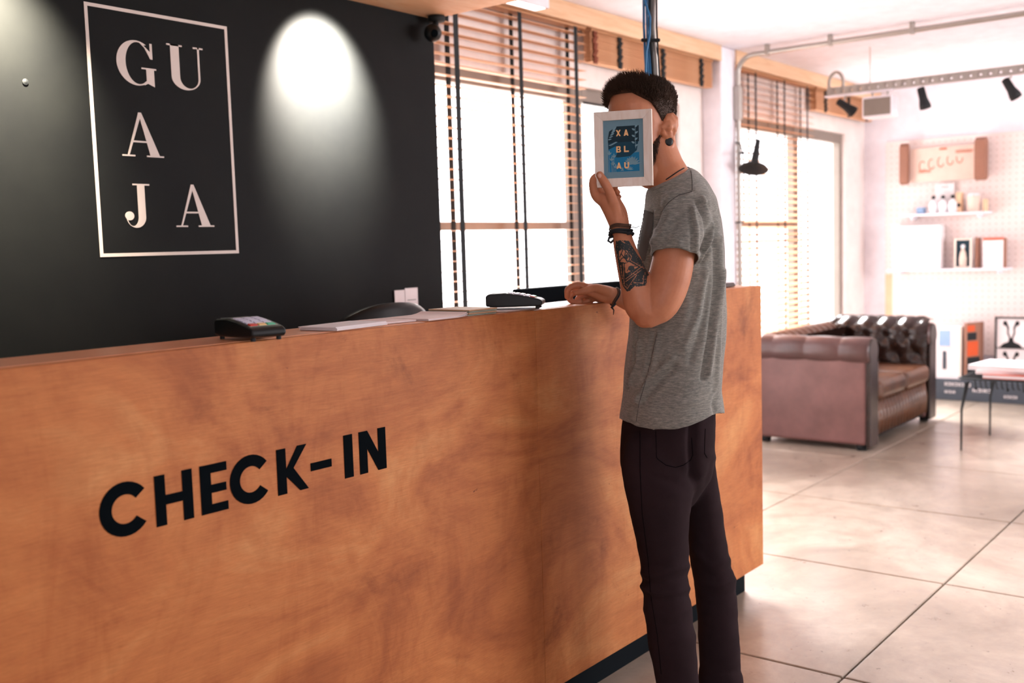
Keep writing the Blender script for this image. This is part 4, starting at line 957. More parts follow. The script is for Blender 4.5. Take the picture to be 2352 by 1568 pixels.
# right arm (far side) resting on the ledge
HD = .218
ch([(1585, 495, .12), (1592, 560, .19), (1582, 660, .23), (1556, 712, .24)], [.046, .048, .046, .040], 18)
ch([(1560, 714, .24), (1500, 706, .235), (1450, 693, .225), (1415, 680, HD)], [.040, .038, .031, .0235], 18)
ch([(1417, 681, HD), (1385, 674, HD), (1348, 664, HD-.01)], [.024, .0255, .018], 14)
ch([(1417, 683, HD+.01), (1385, 680, HD+.025), (1352, 680, HD+.035)], [.021, .021, .015], 14)
ch([(1347, 661, HD-.016), (1326, 655, HD-.020), (1305, 664, HD-.022), (1303, 682, HD-.018)], [.0140, .0110, .0096, .0084])
ch([(1349, 668, HD+.004), (1322, 670, HD+.002), (1307, 684, HD+.002), (1318, 694, HD+.000), (1334, 693, HD-.004)], [.0128, .0098, .0088, .0082, .0076])
ch([(1353, 674, HD+.024), (1334, 680, HD+.026), (1326, 690, HD+.026), (1340, 694, HD+.014), (1352, 690, HD+.008)], [.0118, .0096, .0086, .0080, .0074])
ch([(1359, 680, HD+.042), (1344, 682, HD+.048), (1342, 690, HD+.044), (1358, 692, HD+.030)], [.0108, .0088, .0080, .0072])
ch([(1398, 671, HD-.014), (1368, 661, HD-.034), (1343, 668, HD-.042), (1322, 673, HD-.038)], [.0160, .0122, .0104, .0084])
body.ball(EL(.010, -.010, -.004), .009); body.ball(EL(.010, .006, -.006), .009)
bm_ = remesh(body, .0026, 3, .5)
bob = link('body', bm_, M['skin'], man, smooth=True)
tmpb = bpy.data.meshes.new('t'); BV = BVHTree.FromPolygons([v.co + wloc(man) for v in bm_.vertices], [tuple(p.vertices) for p in bm_.polygons])
# eyes, lips, nails
for s_ in (-1, 1):
    e = MB().ball(hp(.0735, .031*s_, .126), .0125, 14, 10).build('eye', M['eye'], man, smooth=True)
    MB().ball(hp(.0832, .031*s_, .126), .0052, 12, 8).build('iris', M['iris'], e, smooth=True)
    MB().tube([hp(.088, .014*s_, .146), hp(.099, .030*s_, .151), hp(.088, .050*s_, .146)], .004, 8).build('eyebrow', M['hair'], man)
MB().tube([hp(.094, -.020, .056), hp(.105, 0, .055), hp(.094, .020, .056)], .0055, 10).build('lips', M['lip'], man, smooth=True)
d = (Mp(1377, 403, -.16)-Mp(1388, 420, -.16)).normalized()
tp = Mp(1377.5, 404, -.1665); n1 = d.cross(AH).normalized()
MB().ball(tp, (.0055, .0025, .0072), 12, 8, Matrix((n1, AH, d)).transposed().to_3x3()).build('thumbnail', M['nail'], man, smooth=True)
# ear plug
pc_ = EL(.010, -.026, .001); pn = (EL(.010, -.024, .006)-EL(.010, -.024, 0)).normalized()
MB().lathe([(.0065, -.006), (.0115, -.0055), (.0115, -.002), (.0105, .0), (.0105, .003), (.0122, .0045), (.0122, .0055), (.0100, .0062), (.0060, .005), (.004, .0035)], pc_, pn, 20).build('ear_plug', M['black'], man, smooth=True)
MB().lathe([(.0045, .005), (.0035, .0062), (.001, .0062)], pc_, pn, 14).build('ear_plug_centre', M['bcord'], man, smooth=True)

# --- hair
def hairline(ph):
    a = abs(math.degrees(ph)); pts = [(0, .206), (22, .205), (40, .190), (55, .176), (66, .150), (76, .118), (86, .100), (95, .108), (103, .128), (114, .112), (125, .075), (140, .048), (180, .036)]
    for (x0, y0), (x1, y1) in zip(pts[:-1], pts[1:]):
        if x0 <= a <= x1: return y0+(y1-y0)*(a-x0)/(x1-x0)
    return .2
def thick(ph, z):
    a = abs(math.degrees(ph)); top = max(0, min(1, (z-.13)/.08)); fr_ = max(0, 1-a/95)
    return .0020+.004*top+.006*fr_*top
mb = MB(); NP, NZ = 96, 44; g = {}
for i in range(NP):
    ph = -math.pi+2*math.pi*i/NP
    hl = hairline(ph)
    for j in range(NZ+1):
        z = hl+(.2355-hl)*(j/NZ); t = thick(ph, z)*min(1, j/3+.15)
        p, q = hsurf(ph, z, 0); nz = noise.noise(Vector((ph*6, z*60, 0)))*.003*min(1, j/4)
        g[i, j] = len(mb.v); mb.v.append(tuple(hp(*(p+q*(t+nz)))))
for i in range(NP):
    for j in range(NZ): a, b = (i, j), ((i+1) % NP, j); mb.face(g[a], g[b], g[b[0], j+1], g[i, j+1])
top = len(mb.v); mb.v.append(tuple(hp(-.004, 0, .2355+.007)))
for i in range(NP): mb.face(g[i, NZ], g[(i+1) % NP, NZ], top)
def strand(mb, p, q, L, w, lean):
    # thin three-sided tuft, bent towards lean
    a = Vector((q.y, -q.x, .01)).normalized(); b = q.cross(a); m_ = p+q*L*.55+lean*L*.12; e = p+q*L*.85+lean*L*.5; k = len(mb.v)
    mb.v += [tuple(hp(*(p+a*w))), tuple(hp(*(p-a*w*.5+b*w*.8))), tuple(hp(*(p-a*w*.5-b*w*.8))), tuple(hp(*(m_+a*w*.7))), tuple(hp(*(m_-a*w*.35+b*w*.55))), tuple(hp(*(m_-a*w*.35-b*w*.55))), tuple(hp(*e))]
    for x, y in ((0, 1), (1, 2), (2, 0)): mb.face(k+x, k+y, k+3+y, k+3+x); mb.face(k+3+x, k+3+y, k+6)
rnd = random.Random(3)
for _ in range(2600):
    ph = rnd.uniform(-math.pi, math.pi); z = rnd.uniform(.175, .2335); a = abs(math.degrees(ph))
    if z < hairline(ph)+.004: continue
    p, q = hsurf(ph, z, thick(ph, z)*.7)
    q2 = (q+Vector((rnd.uniform(-.35, .35), rnd.uniform(-.35, .35), rnd.uniform(-.1, .35)))).normalized()
    strand(mb, p, q2, rnd.uniform(.012, .021)*(1.15 if a < 70 else .75), .0015, Vector((.5, rnd.uniform(-.4, .4), .7)))
for _ in range(15000):
    ph = rnd.uniform(-math.pi, math.pi); hl = hairline(ph); z = hl+(.2355-hl)*rnd.random()**.8
    if z > .2345: continue
    t = thick(ph, z); p, q = hsurf(ph, z, t*.6)
    a = abs(math.degrees(ph)); topf = max(0, min(1, (z-.15)/.06))
    q2 = (q+Vector((rnd.uniform(-.3, .3), rnd.uniform(-.3, .3), rnd.uniform(-.2, .3)))).normalized()
    lean = Vector((.5*topf-.2, 0, -.7+1.2*topf)) + Vector((rnd.uniform(-.3, .3), rnd.uniform(-.4, .4), 0))
    strand(mb, p, q2, (.005+.009*topf+(.009*topf if a < 60 else 0))*rnd.uniform(.5, 1.35), .0008, lean)
mb.build('hair', M['hair'], man, smooth=True)
mb = MB()
for _ in range(22000):
    ph = rnd.uniform(-R_(100), R_(100)); a = abs(math.degrees(ph)); z = rnd.uniform(-.012, .105)
    lim = .030+.085*max(0, (a-40)/45) if a < 90 else .11
    if a < 28 and .066 < z < .080: lim = .09
    if z > lim or (a > 88 and z < .02) or a > 93 or (a > 82 and z > .062) or (a < 22 and .042 < z < .066): continue
    if rnd.random() > .9: continue
    p, q = hsurf(ph, z, -.0005); q2 = (q+Vector((rnd.uniform(-.5, .5), rnd.uniform(-.5, .5), -.5+rnd.uniform(-.3, .3)))).normalized()
    strand(mb, p, q2, rnd.uniform(.005, .011), .0007, Vector((0, 0, -.8)))
mb.build('beard', M['beard'], man)

# --- t-shirt
S = MB()
S.loft([ring((1487, 433), (1584, 384), .072, dip=-.006), ring((1484, 446), (1600, 394), .105), ring((1483, 470), (1622, 420), .150), ring((1478, 505), (1641, 455), .182), ring((1469, 545), (1652, 505), .192), ring((1460, 600), (1660, 575), .186),
        ring((1453, 660), (1664, 640), .170), ring((1447, 720), (1666, 710), .160), ring((1443, 780), (1665, 775), .158), ring((1434, 850), (1659, 845), .162), ring((1430, 905), (1656, 895), .168), ring((1424, 950), (1662, 935), .176), ring((1422, 957), (1663, 946), .178, dip=-.052), ring((1424, 990), (1661, 980), .176, dip=-.04)], cap=True)
# sleeve, near arm
S.loft([ring((1540, 430), (1618, 418), .05, -.07), ring((1524, 446), (1630, 438), .055, -.11), ring((1517, 490), (1633, 490), .072, -.145), ring((1505, 540), (1620, 548), .078, -.178), ring((1490, 590), (1594, 612), .074, -.192)])
# far sleeve
S.loft([ring((1545, 430), (1618, 418), .05, .07), ring((1530, 450), (1632, 442), .062, .11), ring((1532, 500), (1640, 500), .072, .145), ring((1538, 560), (1646, 566), .073, .185), ring((1542, 600), (1646, 610), .071, .208)])
sm_ = remesh(S, .0058, 7, .6)
A_ = vnp(sm_); N_ = nnp(sm_); X_, Y_ = pjn(A_)
depth = A_@np.array(AH); near = depth < DM+.02
def ridge(pl, s, amp):
    global disp
    only = near
    dd = segd(X_, Y_, pl); disp = disp+np.where(only, 1.55*amp*np.exp(-(dd/s)**2), 0)
disp = np.zeros(len(A_))
for pl, s_, am in (
    ([(1650, 545), (1655, 640), (1640, 760), (1625, 860)], 6, .006), ([(1641, 560), (1646, 650), (1630, 770), (1612, 870)], 5, -.006), ([(1658, 620), (1652, 740), (1645, 900)], 5, .005),
    ([(1632, 640), (1615, 740), (1585, 830)], 7, -.004), ([(1622, 620), (1604, 720), (1570, 800)], 8, .004),
    ([(1600, 462), (1620, 500), (1625, 540), (1612, 575)], 4, -.007), ([(1612, 455), (1633, 495), (1637, 535), (1622, 570), (1605, 600)], 4.5, .006), ([(1624, 470), (1641, 520), (1636, 560), (1610, 605)], 4, -.006),
    ([(1592, 480), (1600, 530), (1596, 590)], 5, .005), ([(1584, 480), (1590, 540), (1588, 596)], 4, -.004),
    ([(1585, 438), (1550, 450), (1522, 478), (1508, 520)], 4, -.005), ([(1585, 446), (1550, 460), (1530, 486), (1512, 530)], 5, .004), ([(1500, 490), (1494, 560), (1482, 620)], 5, -.006), ([(1508, 490), (1502, 550), (1490, 585)], 5, .004),
    ([(1553, 510), (1530, 550), (1500, 585)], 7, -.003), ([(1545, 490), (1520, 535), (1500, 560)], 6, .004), ([(1560, 555), (1556, 600)], 7, .003),
    ([(1545, 820), (1500, 865), (1478, 890), (1462, 920)], 7, .006), ([(1550, 840), (1505, 885), (1478, 915)], 7, -.005), ([(1512, 765), (1498, 840), (1478, 900)], 5, .004), ([(1502, 765), (1486, 850), (1470, 900)], 5, -.004),
    ([(1470, 790), (1455, 850), (1447, 880)], 6, .006), ([(1461, 750), (1459, 830), (1445, 865), (1441, 890)], 4, -.008), ([(1448, 930), (1500, 915), (1560, 900)], 8, -.003), ([(1445, 945), (1510, 935), (1600, 925)], 6, .003),
    ([(1650, 890), (1640, 930), (1645, 950)], 5, -.006), ([(1560, 640), (1580, 700), (1560, 780)], 12, .003)):
    ridge(pl, s_, am)
nz = np.array([noise.noise(Vector((p[0]*9, p[1]*9, p[2]*6)))*.004+noise.noise(Vector((p[0]*26, p[1]*26, p[2]*16)))*.0016 for p in A_])
setv(sm_, A_+N_*(disp+nz)[:, None])
# open the hem, sleeve ends and collar: drop the closing faces
b = bmesh.new(); b.from_mesh(sm_); b.faces.ensure_lookup_table(); kill = []
sa, sb = Mp(1560, 480, -.15), Mp(1540, 612, -.193); sax = (sb-sa).normalized(); se = Mp(1540, 597, -.192)
fa_, fb_ = Mp(1590, 480, .13), Mp(1598, 600, .21); fax = (fb_-fa_).normalized(); fe = Mp(1597, 595, .21)
NCK = Mp(1536, 412, 0)
for f in b.faces:
    c = f.calc_center_median(); x, y = pj(c); D = c.dot(AH)-DM
    hem = 953+ (34 if D < 0 else 34*max(0, 1+D*-3))*max(0, 1-((x-1530)/112)**2) - (x-1540)*.04
    if y > hem and y > 900: kill.append(f)
    elif D < -.10 and (c-se).dot(sax) > -.010 and ((f.normal.dot(sax) > .35 and (c-se-sax*(c-se).dot(sax)).length < .062) or (D < -.205 and (c-se).length < .11)) and (c-se).length < .12 and y < 680: kill.append(f)
    elif D > .12 and (c-fe).dot(fax) > -.01 and f.normal.dot(fax) > .5 and (c-fe).length < .12: kill.append(f)
    elif (c-NCK).length < .105 and y < 433-(x-1487)*.505+1.5 and abs(D) < .066: kill.append(f)
bmesh.ops.delete(b, geom=kill, context='FACES')
seen = set(); isl = []
for f in b.faces:
    if f in seen: continue
    st = [f]; seen.add(f); comp = []
    while st:
        g_ = st.pop(); comp.append(g_)
        for e in g_.edges:
            for h_ in e.link_faces:
                if h_ not in seen: seen.add(h_); st.append(h_)
    isl.append(comp)
isl.sort(key=len); bmesh.ops.delete(b, geom=[f for c_ in isl[:-1] for f in c_], context='FACES')
for _ in range(14):
    bv = [v for v in b.verts if v.is_boundary]; new = {}
    for v in bv:
        nb = [e.other_vert(v).co for e in v.link_edges if e.is_boundary]
        if nb: new[v] = v.co*.5+sum(nb, Vector())/len(nb)*.5
    for v, c_ in new.items(): v.co = c_
b.to_mesh(sm_); b.free()
ts = link('t_shirt', sm_, M['shirt'], man, smooth=True)
so_ = ts.modifiers.new('cloth', 'SOLIDIFY'); so_.thickness = .0022; so_.offset = -1
SBV = BVHTree.FromPolygons([v.co + wloc(man) for v in sm_.vertices], [tuple(p.vertices) for p in sm_.polygons])
pk = [(1481, 482), (1508, 489), (1500, 530), (1490, 570), (1483, 600), (1462, 598), (1466, 560), (1474, 515)]
def inpoly(x, y, P):
    r = False; j = len(P)-1
    for i in range(len(P)):
        if (P[i][1] > y) != (P[j][1] > y) and x < (P[j][0]-P[i][0])*(y-P[i][1])/(P[j][1]-P[i][1])+P[i][0]: r = not r
        j = i
    return r
link('chest_pocket', decal(SBV, lambda x, y: inpoly(x, y, pk), (1455, 475, 1512, 606), 1.5, .0025, CAM, True), M['pocket'], ts, smooth=True)
# collar band
def on(bv, x, y, off):
    d = ray(x, y).normalized(); loc, nor, _, _ = bv.ray_cast(CAM, d)
    if loc is None: return None
    return loc - d*off
for pl, r, nm, mt in (([(1499, 437), (1515, 431), (1535, 423), (1555, 412), (1572, 399), (1582, 391)], .0028, 'collar_band', 'shirt'), ([(1587, 392), (1590, 415), (1590, 440)], .0011, 'shoulder_seam', 'pocket'), ([(1590, 440), (1560, 447), (1535, 465), (1518, 490)], .0009, 'sleeve_seam', 'pocket'),
                      ([(1508, 770), (1495, 830), (1480, 885), (1468, 925), (1460, 975)], .001, 'side_seam', 'pocket')):
    pts = [on(SBV, x, y, r*.3) for x, y in pl]; pts = [p for p in pts if p]
    if len(pts) > 2:
        fine = []
        for (a, c) in zip(pl[:-1], pl[1:]):
            for k in range(6): fine.append(on(SBV, a[0]+(c[0]-a[0])*k/6, a[1]+(c[1]-a[1])*k/6, r*.3))
        fine = [p for p in fine if p]; MB().tube(fine, r, 6).build(nm, M[mt], ts, smooth=True)

# --- trousers
T_ = MB()
T_.loft([ring((1436, 925), (1640, 915), .150), ring((1430, 980), (1643, 970), .156), ring((1426, 1030), (1642, 1020), .160), ring((1426, 1070), (1640, 1060), .152), ring((1432, 1105), (1632, 1095), .125), ring((1446, 1140), (1610, 1130), .085), ring((1470, 1175), (1590, 1165), .04)])
near_l = [(1000, 1445, 1570, .060), (1035, 1434, 1590, .078), (1070, 1428, 1597, .086), (1110, 1431, 1592, .088), (1150, 1438, 1588, .084), (1230, 1456, 1581, .078), (1290, 1470, 1579, .074), (1330, 1476, 1580, .074), (1345, 1473, 1578, .076), (1362, 1476, 1584, .076), (1400, 1477, 1587, .072), (1480, 1487, 1597, .068), (1568, 1506, 1605, .062), (1640, 1520, 1606, .058), (1668, 1522, 1606, .057)]
far_l = [(1000, 1575, 1630, .060), (1030, 1566, 1638, .075), (1065, 1560, 1642, .086), (1120, 1562, 1647, .088), (1200, 1572, 1661, .080), (1270, 1582, 1671, .074), (1310, 1590, 1682, .073), (1345, 1597, 1690, .073), (1400, 1601, 1694, .070), (1480, 1606, 1698, .066), (1535, 1608, 1700, .064), (1548, 1604, 1706, .068), (1566, 1605, 1707, .068), (1592, 1607, 1704, .066)]
T_.loft([ring((a, y-2), (b, y+2), w, -.078, 2.2) for y, a, b, w in near_l]); T_.loft([ring((a, y), (b, y), w, .088, 2.2) for y, a, b, w in far_l])
T_.ball(Mp(1592, 1060, .03), (.05, .05, .06), 18, 12)
tm_ = remesh(T_, .0062, 7, .6)
A_ = vnp(tm_); N_ = nnp(tm_); X_, Y_ = pjn(A_); depth = A_@np.array(AH); near = np.ones(len(A_), bool); disp = np.zeros(len(A_))
for pl, s_, am in (
    ([(1474, 1316), (1500, 1326), (1580, 1300)], 6, .007), ([(1478, 1334), (1510, 1342), (1578, 1322)], 5, -.008), ([(1473, 1345), (1500, 1364), (1545, 1366), (1580, 1352)], 5, .009), ([(1480, 1366), (1510, 1378), (1584, 1368)], 6, -.006), ([(1480, 1400), (1530, 1420), (1585, 1400)], 9, .004), ([(1485, 1300), (1530, 1305), (1575, 1285)], 6, -.004),
    ([(1590, 1260), (1630, 1300), (1672, 1285)], 6, .006), ([(1600, 1310), (1640, 1322), (1688, 1300)], 5, -.006), ([(1602, 1340), (1650, 1345), (1690, 1330)], 6, .006), ([(1605, 1375), (1690, 1360)], 6, -.004),
    ([(1592, 975), (1590, 1020), (1594, 1100)], 9, -.022), ([(1620, 1040), (1640, 1052)], 7, .006), ([(1632, 1065), (1620, 1110)], 6, -.004), ([(1590, 1090), (1560, 1110), (1500, 1095)], 8, -.004), ([(1575, 1120), (1500, 1160)], 10, .003),
    ([(1436, 1000), (1450, 1060)], 8, .003), ([(1500, 1480), (1595, 1460)], 10, .003), ([(1495, 1440), (1590, 1430)], 7, -.003), ([(1610, 1545), (1700, 1540)], 4, -.005)): ridge(pl, s_, am)
nz = np.array([noise.noise(Vector((p[0]*10, p[1]*10, p[2]*8)))*.004+noise.noise(Vector((p[0]*22, p[1]*22, p[2]*40)))*.0018 for p in A_])
setv(tm_, A_+N_*(disp*.55+nz)[:, None])
smt = bmesh.new(); smt.from_mesh(tm_)
for _ in range(3): bmesh.ops.smooth_vert(smt, verts=smt.verts, factor=.5, use_axis_x=True, use_axis_y=True, use_axis_z=True)
smt.to_mesh(tm_); smt.free()
tr_ = link('trousers', tm_, M['trouser'], man, smooth=True)
TBV = BVHTree.FromPolygons([v.co + wloc(man) for v in tm_.vertices], [tuple(p.vertices) for p in tm_.polygons])
for pl, nm in (([(1506, 990), (1508, 1050), (1512, 1055), (1530, 1068), (1552, 1073), (1570, 1068), (1586, 1056), (1591, 1045), (1588, 1000)], 'pocket_seam'), ([(1470, 990), (1470, 1080), (1475, 1180), (1488, 1280), (1495, 1370), (1510, 1460), (1520, 1560)], 'side_seam'), ([(1620, 985), (1618, 1040), (1625, 1052)], 'pocket_seam')):
    fine = []
    for (a, c) in zip(pl[:-1], pl[1:]):
        for k in range(8): fine.append(on(TBV, a[0]+(c[0]-a[0])*k/8, a[1]+(c[1]-a[1])*k/8, .0003))
    fine = [p for p in fine if p]; MB().tube(fine, .0011, 6).build(nm, M['seam'], tr_, smooth=True)
# shoes
def shoe(ankle, dirv):
    o = Vector((ankle.x, ankle.y, 0)); f = Vector(dirv).normalized(); l = ZH.cross(f); rings = []
    for x, hw, h, zb_ in ((-.075, .022, .05, .012), (-.065, .033, .085, .004), (-.03, .038, .105, .003), (.01, .040, .10, .003), (.06, .045, .075, .003), (.11, .049, .058, .003), (.155, .045, .048, .004), (.19, .032, .038, .007), (.205, .015, .026, .012)):
        rings.append([o+f*x+l*(hw*math.cos(a))+ZH*((h+zb_)/2+(h-zb_)/2*math.sin(a)) for a in [2*math.pi*k/20 for k in range(20)]])
    s = MB().loft(rings).build('shoe', M['shoe'], man, smooth=True)
    out = [(-.078, .024), (-.06, .036), (0, .040), (.06, .046), (.11, .050), (.16, .046), (.195, .030), (.21, .010)]
    P2 = [(x, w) for x, w in out]+[(x, -w) for x, w in reversed(out)]
    MB().prism(P2, lambda u, v, d: o+f*u+l*v+ZH*(.001+d), .014).build('shoe_sole', M['sole'], s)
fdir = -UH*.75+AH*.45
shoe(Mp(1568, 1640, -.075), fdir); shoe(Mp(1655, 1590, .088), fdir+AH*.3)

# --- tattoo: ink laid on the forearm, drawn as rose, eye in triangle and wedge
def lined(x, y, pl, s): 
    for (a, b) in zip(pl[:-1], pl[1:]):
        dx, dy = b[0]-a[0], b[1]-a[1]; t = max(0, min(1, ((x-a[0])*dx+(y-a[1])*dy)/(dx*dx+dy*dy)))
        if math.hypot(x-a[0]-t*dx, y-a[1]-t*dy) < s: return True
    return False
OUT = [(1415, 553), (1430, 552), (1444, 553), (1452, 566), (1466, 588), (1484, 612), (1490, 632), (1486, 634), (1484, 655), (1466, 658), (1457, 657), (1447, 668), (1440, 669), (1431, 656), (1425, 630), (1419, 595), (1414, 570)]
ROSE = [(1421, 576), (1432, 570), (1443, 576), (1452, 588), (1450, 598), (1440, 604), (1425, 603), (1421, 592)]
TRI = [(1434, 606), (1444, 600), (1468, 613), (1440, 628), (1436, 628)]
WEDGE = [(1456, 650), (1484, 645), (1484, 655), (1458, 656)]
def ink(x, y):
    if not inpoly(x, y, OUT): return False
    if 1427 < x < 1436 and y < 560 and abs((y-553)-(x-1427)*.6) < 1.2: return False
    if inpoly(x, y, ROSE):
        L_ = [(1432, 571), (1428, 580), (1424, 590)], [(1432, 571), (1440, 580), (1446, 590)], [(1428, 584), (1434, 592), (1442, 600)], [(1423, 600), (1430, 592), (1446, 590)], [(1437, 578), (1434, 590), (1440, 600)], [(1443, 578), (1448, 590), (1444, 600)], ROSE+ROSE[:1]
        return any(lined(x, y, l, 1.05) for l in L_) or ((x-1439)/3.2)**2+((y-590)/6)**2 < 1
    if inpoly(x, y, TRI):
        return ((x-1450)/7)**2+((y-616)/6)**2 < 1 or lined(x, y, [(1441, 622), (1446, 612), (1462, 611)], .9) or lined(x, y, TRI+TRI[:1], .8)
    for l in ([(1432, 606), (1434, 652)], [(1446, 597), (1478, 616)], [(1438, 640), (1472, 614)], [(1438, 646), (1470, 622)], [(1441, 663), (1456, 640)], [(1434, 655), (1441, 663)], [(1478, 633), (1477, 650)], [(1456, 649), (1476, 650)], [(1455, 628), (1462, 632), (1458, 638)], [(1426, 610), (1430, 640)]):
        if lined(x, y, l, .75): return False
    return noise.noise(Vector((x*.35, y*.35, 2))) > -.42
link('tattoo', decal(BV, ink, (1412, 550, 1494, 672), 1.0, .0007, CAM), M['ink'], man, smooth=True, kind='stuff')
# --- bracelets and neck cord
def hoop(c0, axis, ru, rw, r, mat, name, wob=0, seg=10, skew=0):
    c0 = Vector(c0); t = Vector(axis).normalized(); u = (AH-t*AH.dot(t)).normalized(); w = t.cross(u); pts = []
    for k in range(37):
        a = 2*math.pi*k/36; pts.append(c0+u*(ru*math.cos(a))+w*(rw*math.sin(a))+t*(wob*math.sin(3*a)+skew*math.sin(a)))
    return MB().tube(pts, r, seg, ends=False).build(name, M[mat], man, smooth=True)
ax_ = Mp(1427, 532, -.17)-Mp(1434, 565, -.178)
wc = Mp(1424, 538, -.170); 
hoop(Mp(1426, 532, -.171), ax_, .0262, .0285, .0034, 'cord', 'wrist_cord', .001, skew=.004)
hoop(Mp(1427, 538, -.172), ax_, .0275, .0300, .0036, 'cord', 'wrist_cord', .0015, skew=.006)
for k in range(3): hoop(Mp(1424+k*.4, 525-k*3, -.170), ax_, .0250, .0272, .0016, 'bcord', 'wrist_thread', .0015, skew=.004)
MB().tube([Mp(1446, 524, -.175), Mp(1453, 521, -.18), Mp(1461, 523, -.18), (Mp(1468, 519, -.18))], .0011, 6).build('loose_thread', M['cord'], man)
MB().tube([Mp(1408, 543, -.178), Mp(1399, 546, -.18), Mp(1397, 553, -.18), Mp(1403, 557, -.18), Mp(1411, 550, -.178)], .0032, 8).build('cord_loop', M['cord'], man, smooth=True)
MB().ball(Mp(1443, 535, -.198), .0055).build('cord_knot', M['cord'], man, smooth=True)
ax2 = Mp(1415, 681, HD)-Mp(1450, 694, .225)
hoop(Mp(1411, 681, HD), ax2, .0262, .0262, .0032, 'bcord', 'wrist_cord', .002); hoop(Mp(1414, 682, HD), ax2, .0262, .0262, .0028, 'cord', 'wrist_cord', .002)
MB().tube([Mp(1413, 698, HD-.02), Mp(1405, 706, HD-.028), Mp(1410, 712, HD-.03), Mp(1409, 722, HD-.03)], [.0035, .004, .002, .0012], 8).build('cord_tail', M['cord'], man)
pts = []
for (a, c) in zip([(1530, 412), (1545, 402), (1560, 392)], [(1545, 402), (1560, 392), (1573, 385)]):
    for k in range(5): pts.append(on(BV, a[0]+(c[0]-a[0])*k/5, a[1]+(c[1]-a[1])*k/5, .001))
pts = [p for p in pts if p]
if len(pts) > 3: MB().tube(pts+[Mp(1580, 384, .01), Mp(1585, 387, .03)], .0016, 6).build('necklace', M['cord'], man, smooth=True)

# ------------------------------------------------------------------ framed print held before the face
fa = R_(16); fu = (UH*math.cos(fa)-AH*math.sin(fa)); fz = (ZH + UH*.0).normalized(); fn_ = fu.cross(fz)  # fn_ points to the viewer side or away
fc = Mp(1431.5, 341.5, -.150)
if fn_.dot(CAM-fc) < 0: fn_ = -fn_
FW, FH = .1485, .2000-.008
pfm = thing('photo_frame', 'small pale wooden photo frame with a blue printed card, held over the face', 'picture frame', fc-fz*FH/2)
def F3(u, v, d=0): return fc+fu*(u*FW/2)+fz*(v*FH/2)+fn_*d
bw_ = .0225; iw, ih = 1-2*bw_/FW, 1-2*bw_/FH
for poly in ([(-1, -1), (1, -1), (iw, -ih), (-iw, -ih)], [(1, -1), (1, 1), (iw, ih), (iw, -ih)], [(1, 1), (-1, 1), (-iw, ih), (iw, ih)], [(-1, 1), (-1, -1), (-iw, -ih), (-iw, ih)]):
    # moulding: outer edge stands slightly prouder than the inner edge
    mb = MB(); k = 0
    for u, v in poly: mb.v.append(tuple(F3(u, v, -.012)))
    for i, (u, v) in enumerate(poly): mb.v.append(tuple(F3(u, v, .0035 if i < 2 else .0)))
    for q in ((0, 3, 2, 1), (4, 5, 6, 7), (0, 1, 5, 4), (1, 2, 6, 5), (2, 3, 7, 6), (3, 0, 4, 7)): mb.face(*q)
    mb.build('moulding', M['pine'], pfm, bevel=.0006)
def prnt(name, polys, mat, d, strips=()):
    mb = MB()
    for p in polys: mb.prism(p, lambda u, v, t: F3(u, v, d+t), .0002)
    for A, B in strips: mb.strip(A, B, lambda u, v, t: F3(u, v, d+t), .0002)
    return mb.build(name, M[mat], pr)
pr = MB().prism([(-iw, -ih), (iw, -ih), (iw, ih), (-iw, ih)], lambda u, v, t: F3(u, v, -.006+t), .001).build('printed_card', M['matb'], pfm)
MB().prism([(-iw*.97, -.97*ih), (iw*.97, -.97*ih), (iw*.97, ih*.97), (-iw*.97, ih*.97)], lambda u, v, t: F3(u, v, -.0115+t), .004).build('back_board', M['tan'], pfm)
x1, y1 = .54, .60
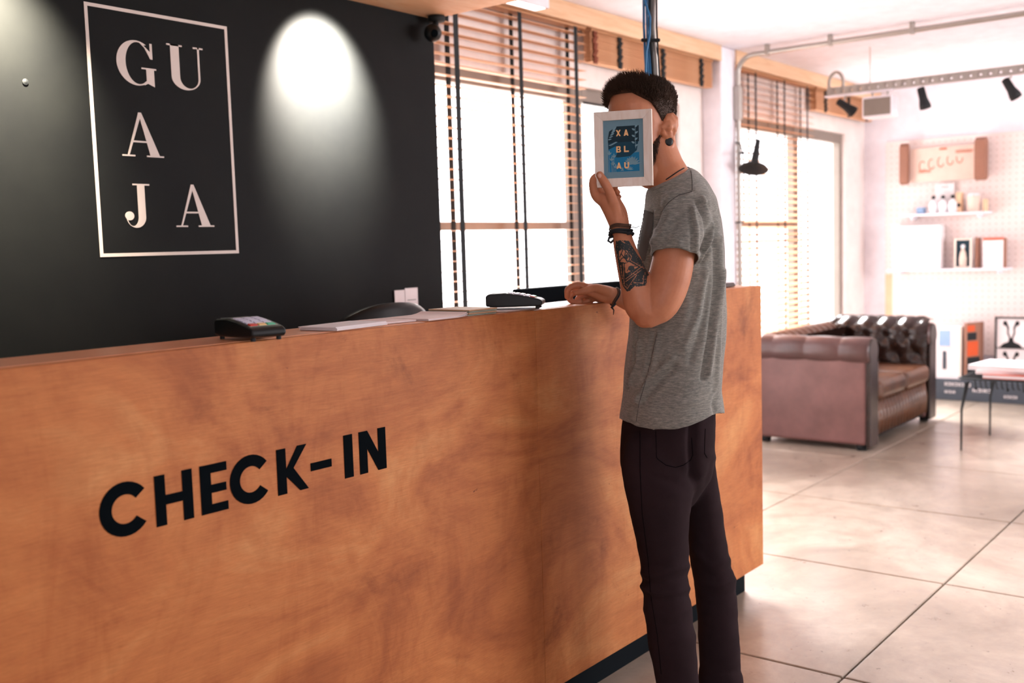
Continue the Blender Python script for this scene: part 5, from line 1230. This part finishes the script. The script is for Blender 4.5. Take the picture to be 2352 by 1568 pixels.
# colour bands of the print
prnt('printed_field', [[(-x1, -y1), (x1, -y1), (x1, -.10), (-x1, -.16)]], 'blue', -.0049)
prnt('printed_field', [[(-x1+.02, -.18), (-.20, -.22), (.22, -.20), (x1-.08, -.05), (x1-.02, .20), (-x1, .20)]], 'teal', -.0048)
prnt('printed_field', [[(-x1, .18), (x1, .18), (x1, y1), (-.22, y1), (-x1+.05, y1-.12), (-x1, y1-.3)]], 'navy', -.0047)
prnt('printed_field', [[(-x1+.02, .0), (-.28, .08), (-.22, -.1), (-.3, -.2), (-x1, -.2)]], 'blue', -.0046)
lf = []; 
def leaf2(cx, cy, a, L, w):
    c, s = math.cos(R_(a)), math.sin(R_(a)); o = [(0, 0), (.3, w), (.7, w*.8), (1, 0), (.7, -w*.8), (.3, -w)]
    lf.append([(cx+(p*L*c-q*L*s), cy+(p*L*s+q*L*c)*.75) for p, q in o])
for i in range(6): leaf2(-.54+.04*i, .26+.055*i, 10+9*i, .14+.018*i, .16)           # arching frond, top left
for i in range(5): leaf2(-.52+.05*i, .12+.015*i, -12+4*i, .12, .14)
for i in range(7): leaf2(.40+.01*math.sin(i), .56-.085*i, 150 if i % 2 else 35, .13, .26)   # sprig on the right
for i in range(9): leaf2(.30, -.42, 10+i*20, .30, .11)                                  # palm leaf bottom right
for i in range(8): leaf2(.26, -.36, 20+i*22, .20, .15)
for i in range(6): leaf2(.20, -.56, 10+i*30, .14, .12)
for i in range(5): leaf2(-.12+.03*i, -.58, 30+i*28, .14, .10)
for x, t_ in ((-.50, -.14), (-.42, -.30), (-.34, -.22), (-.38, -.42), (-.28, -.5)): leaf2(x, t_, 90, .16, .16); leaf2(x, t_, 50, .12, .2); leaf2(x, t_, 130, .12, .2)
lf = [p for p in lf if all(abs(u) < .64 and abs(v) < .66 for u, v in p)]
st = [([(x-.008, -.60), (x-.016, (-.6+t_)/2), (x-.006, t_)], [(x+.008, -.60), (x, (-.6+t_)/2), (x+.006, t_)]) for x, t_ in ((-.50, -.14), (-.42, -.30), (-.34, -.22), (-.38, -.42), (-.28, -.5))]
st.append(([(.41, .58), (.40, .3), (.42, 0)], [(.425, .58), (.415, .3), (.435, 0)]))
prnt('printed_leaves', lf, 'leaf', -.0044, st)
for chh, cx, cy in (('X', -.17, .42), ('A', .10, .42), ('B', -.17, -.01), ('L', .10, -.01), ('A', -.17, -.44), ('U', .10, -.44)):
    mb = MB(); sans(mb, chh, lambda u, v, t: F3(cx-.085+u*.17, cy-.078+v*.165, -.0041+t), .0002); mb.build('printed_letter', M['orangel'], pr)
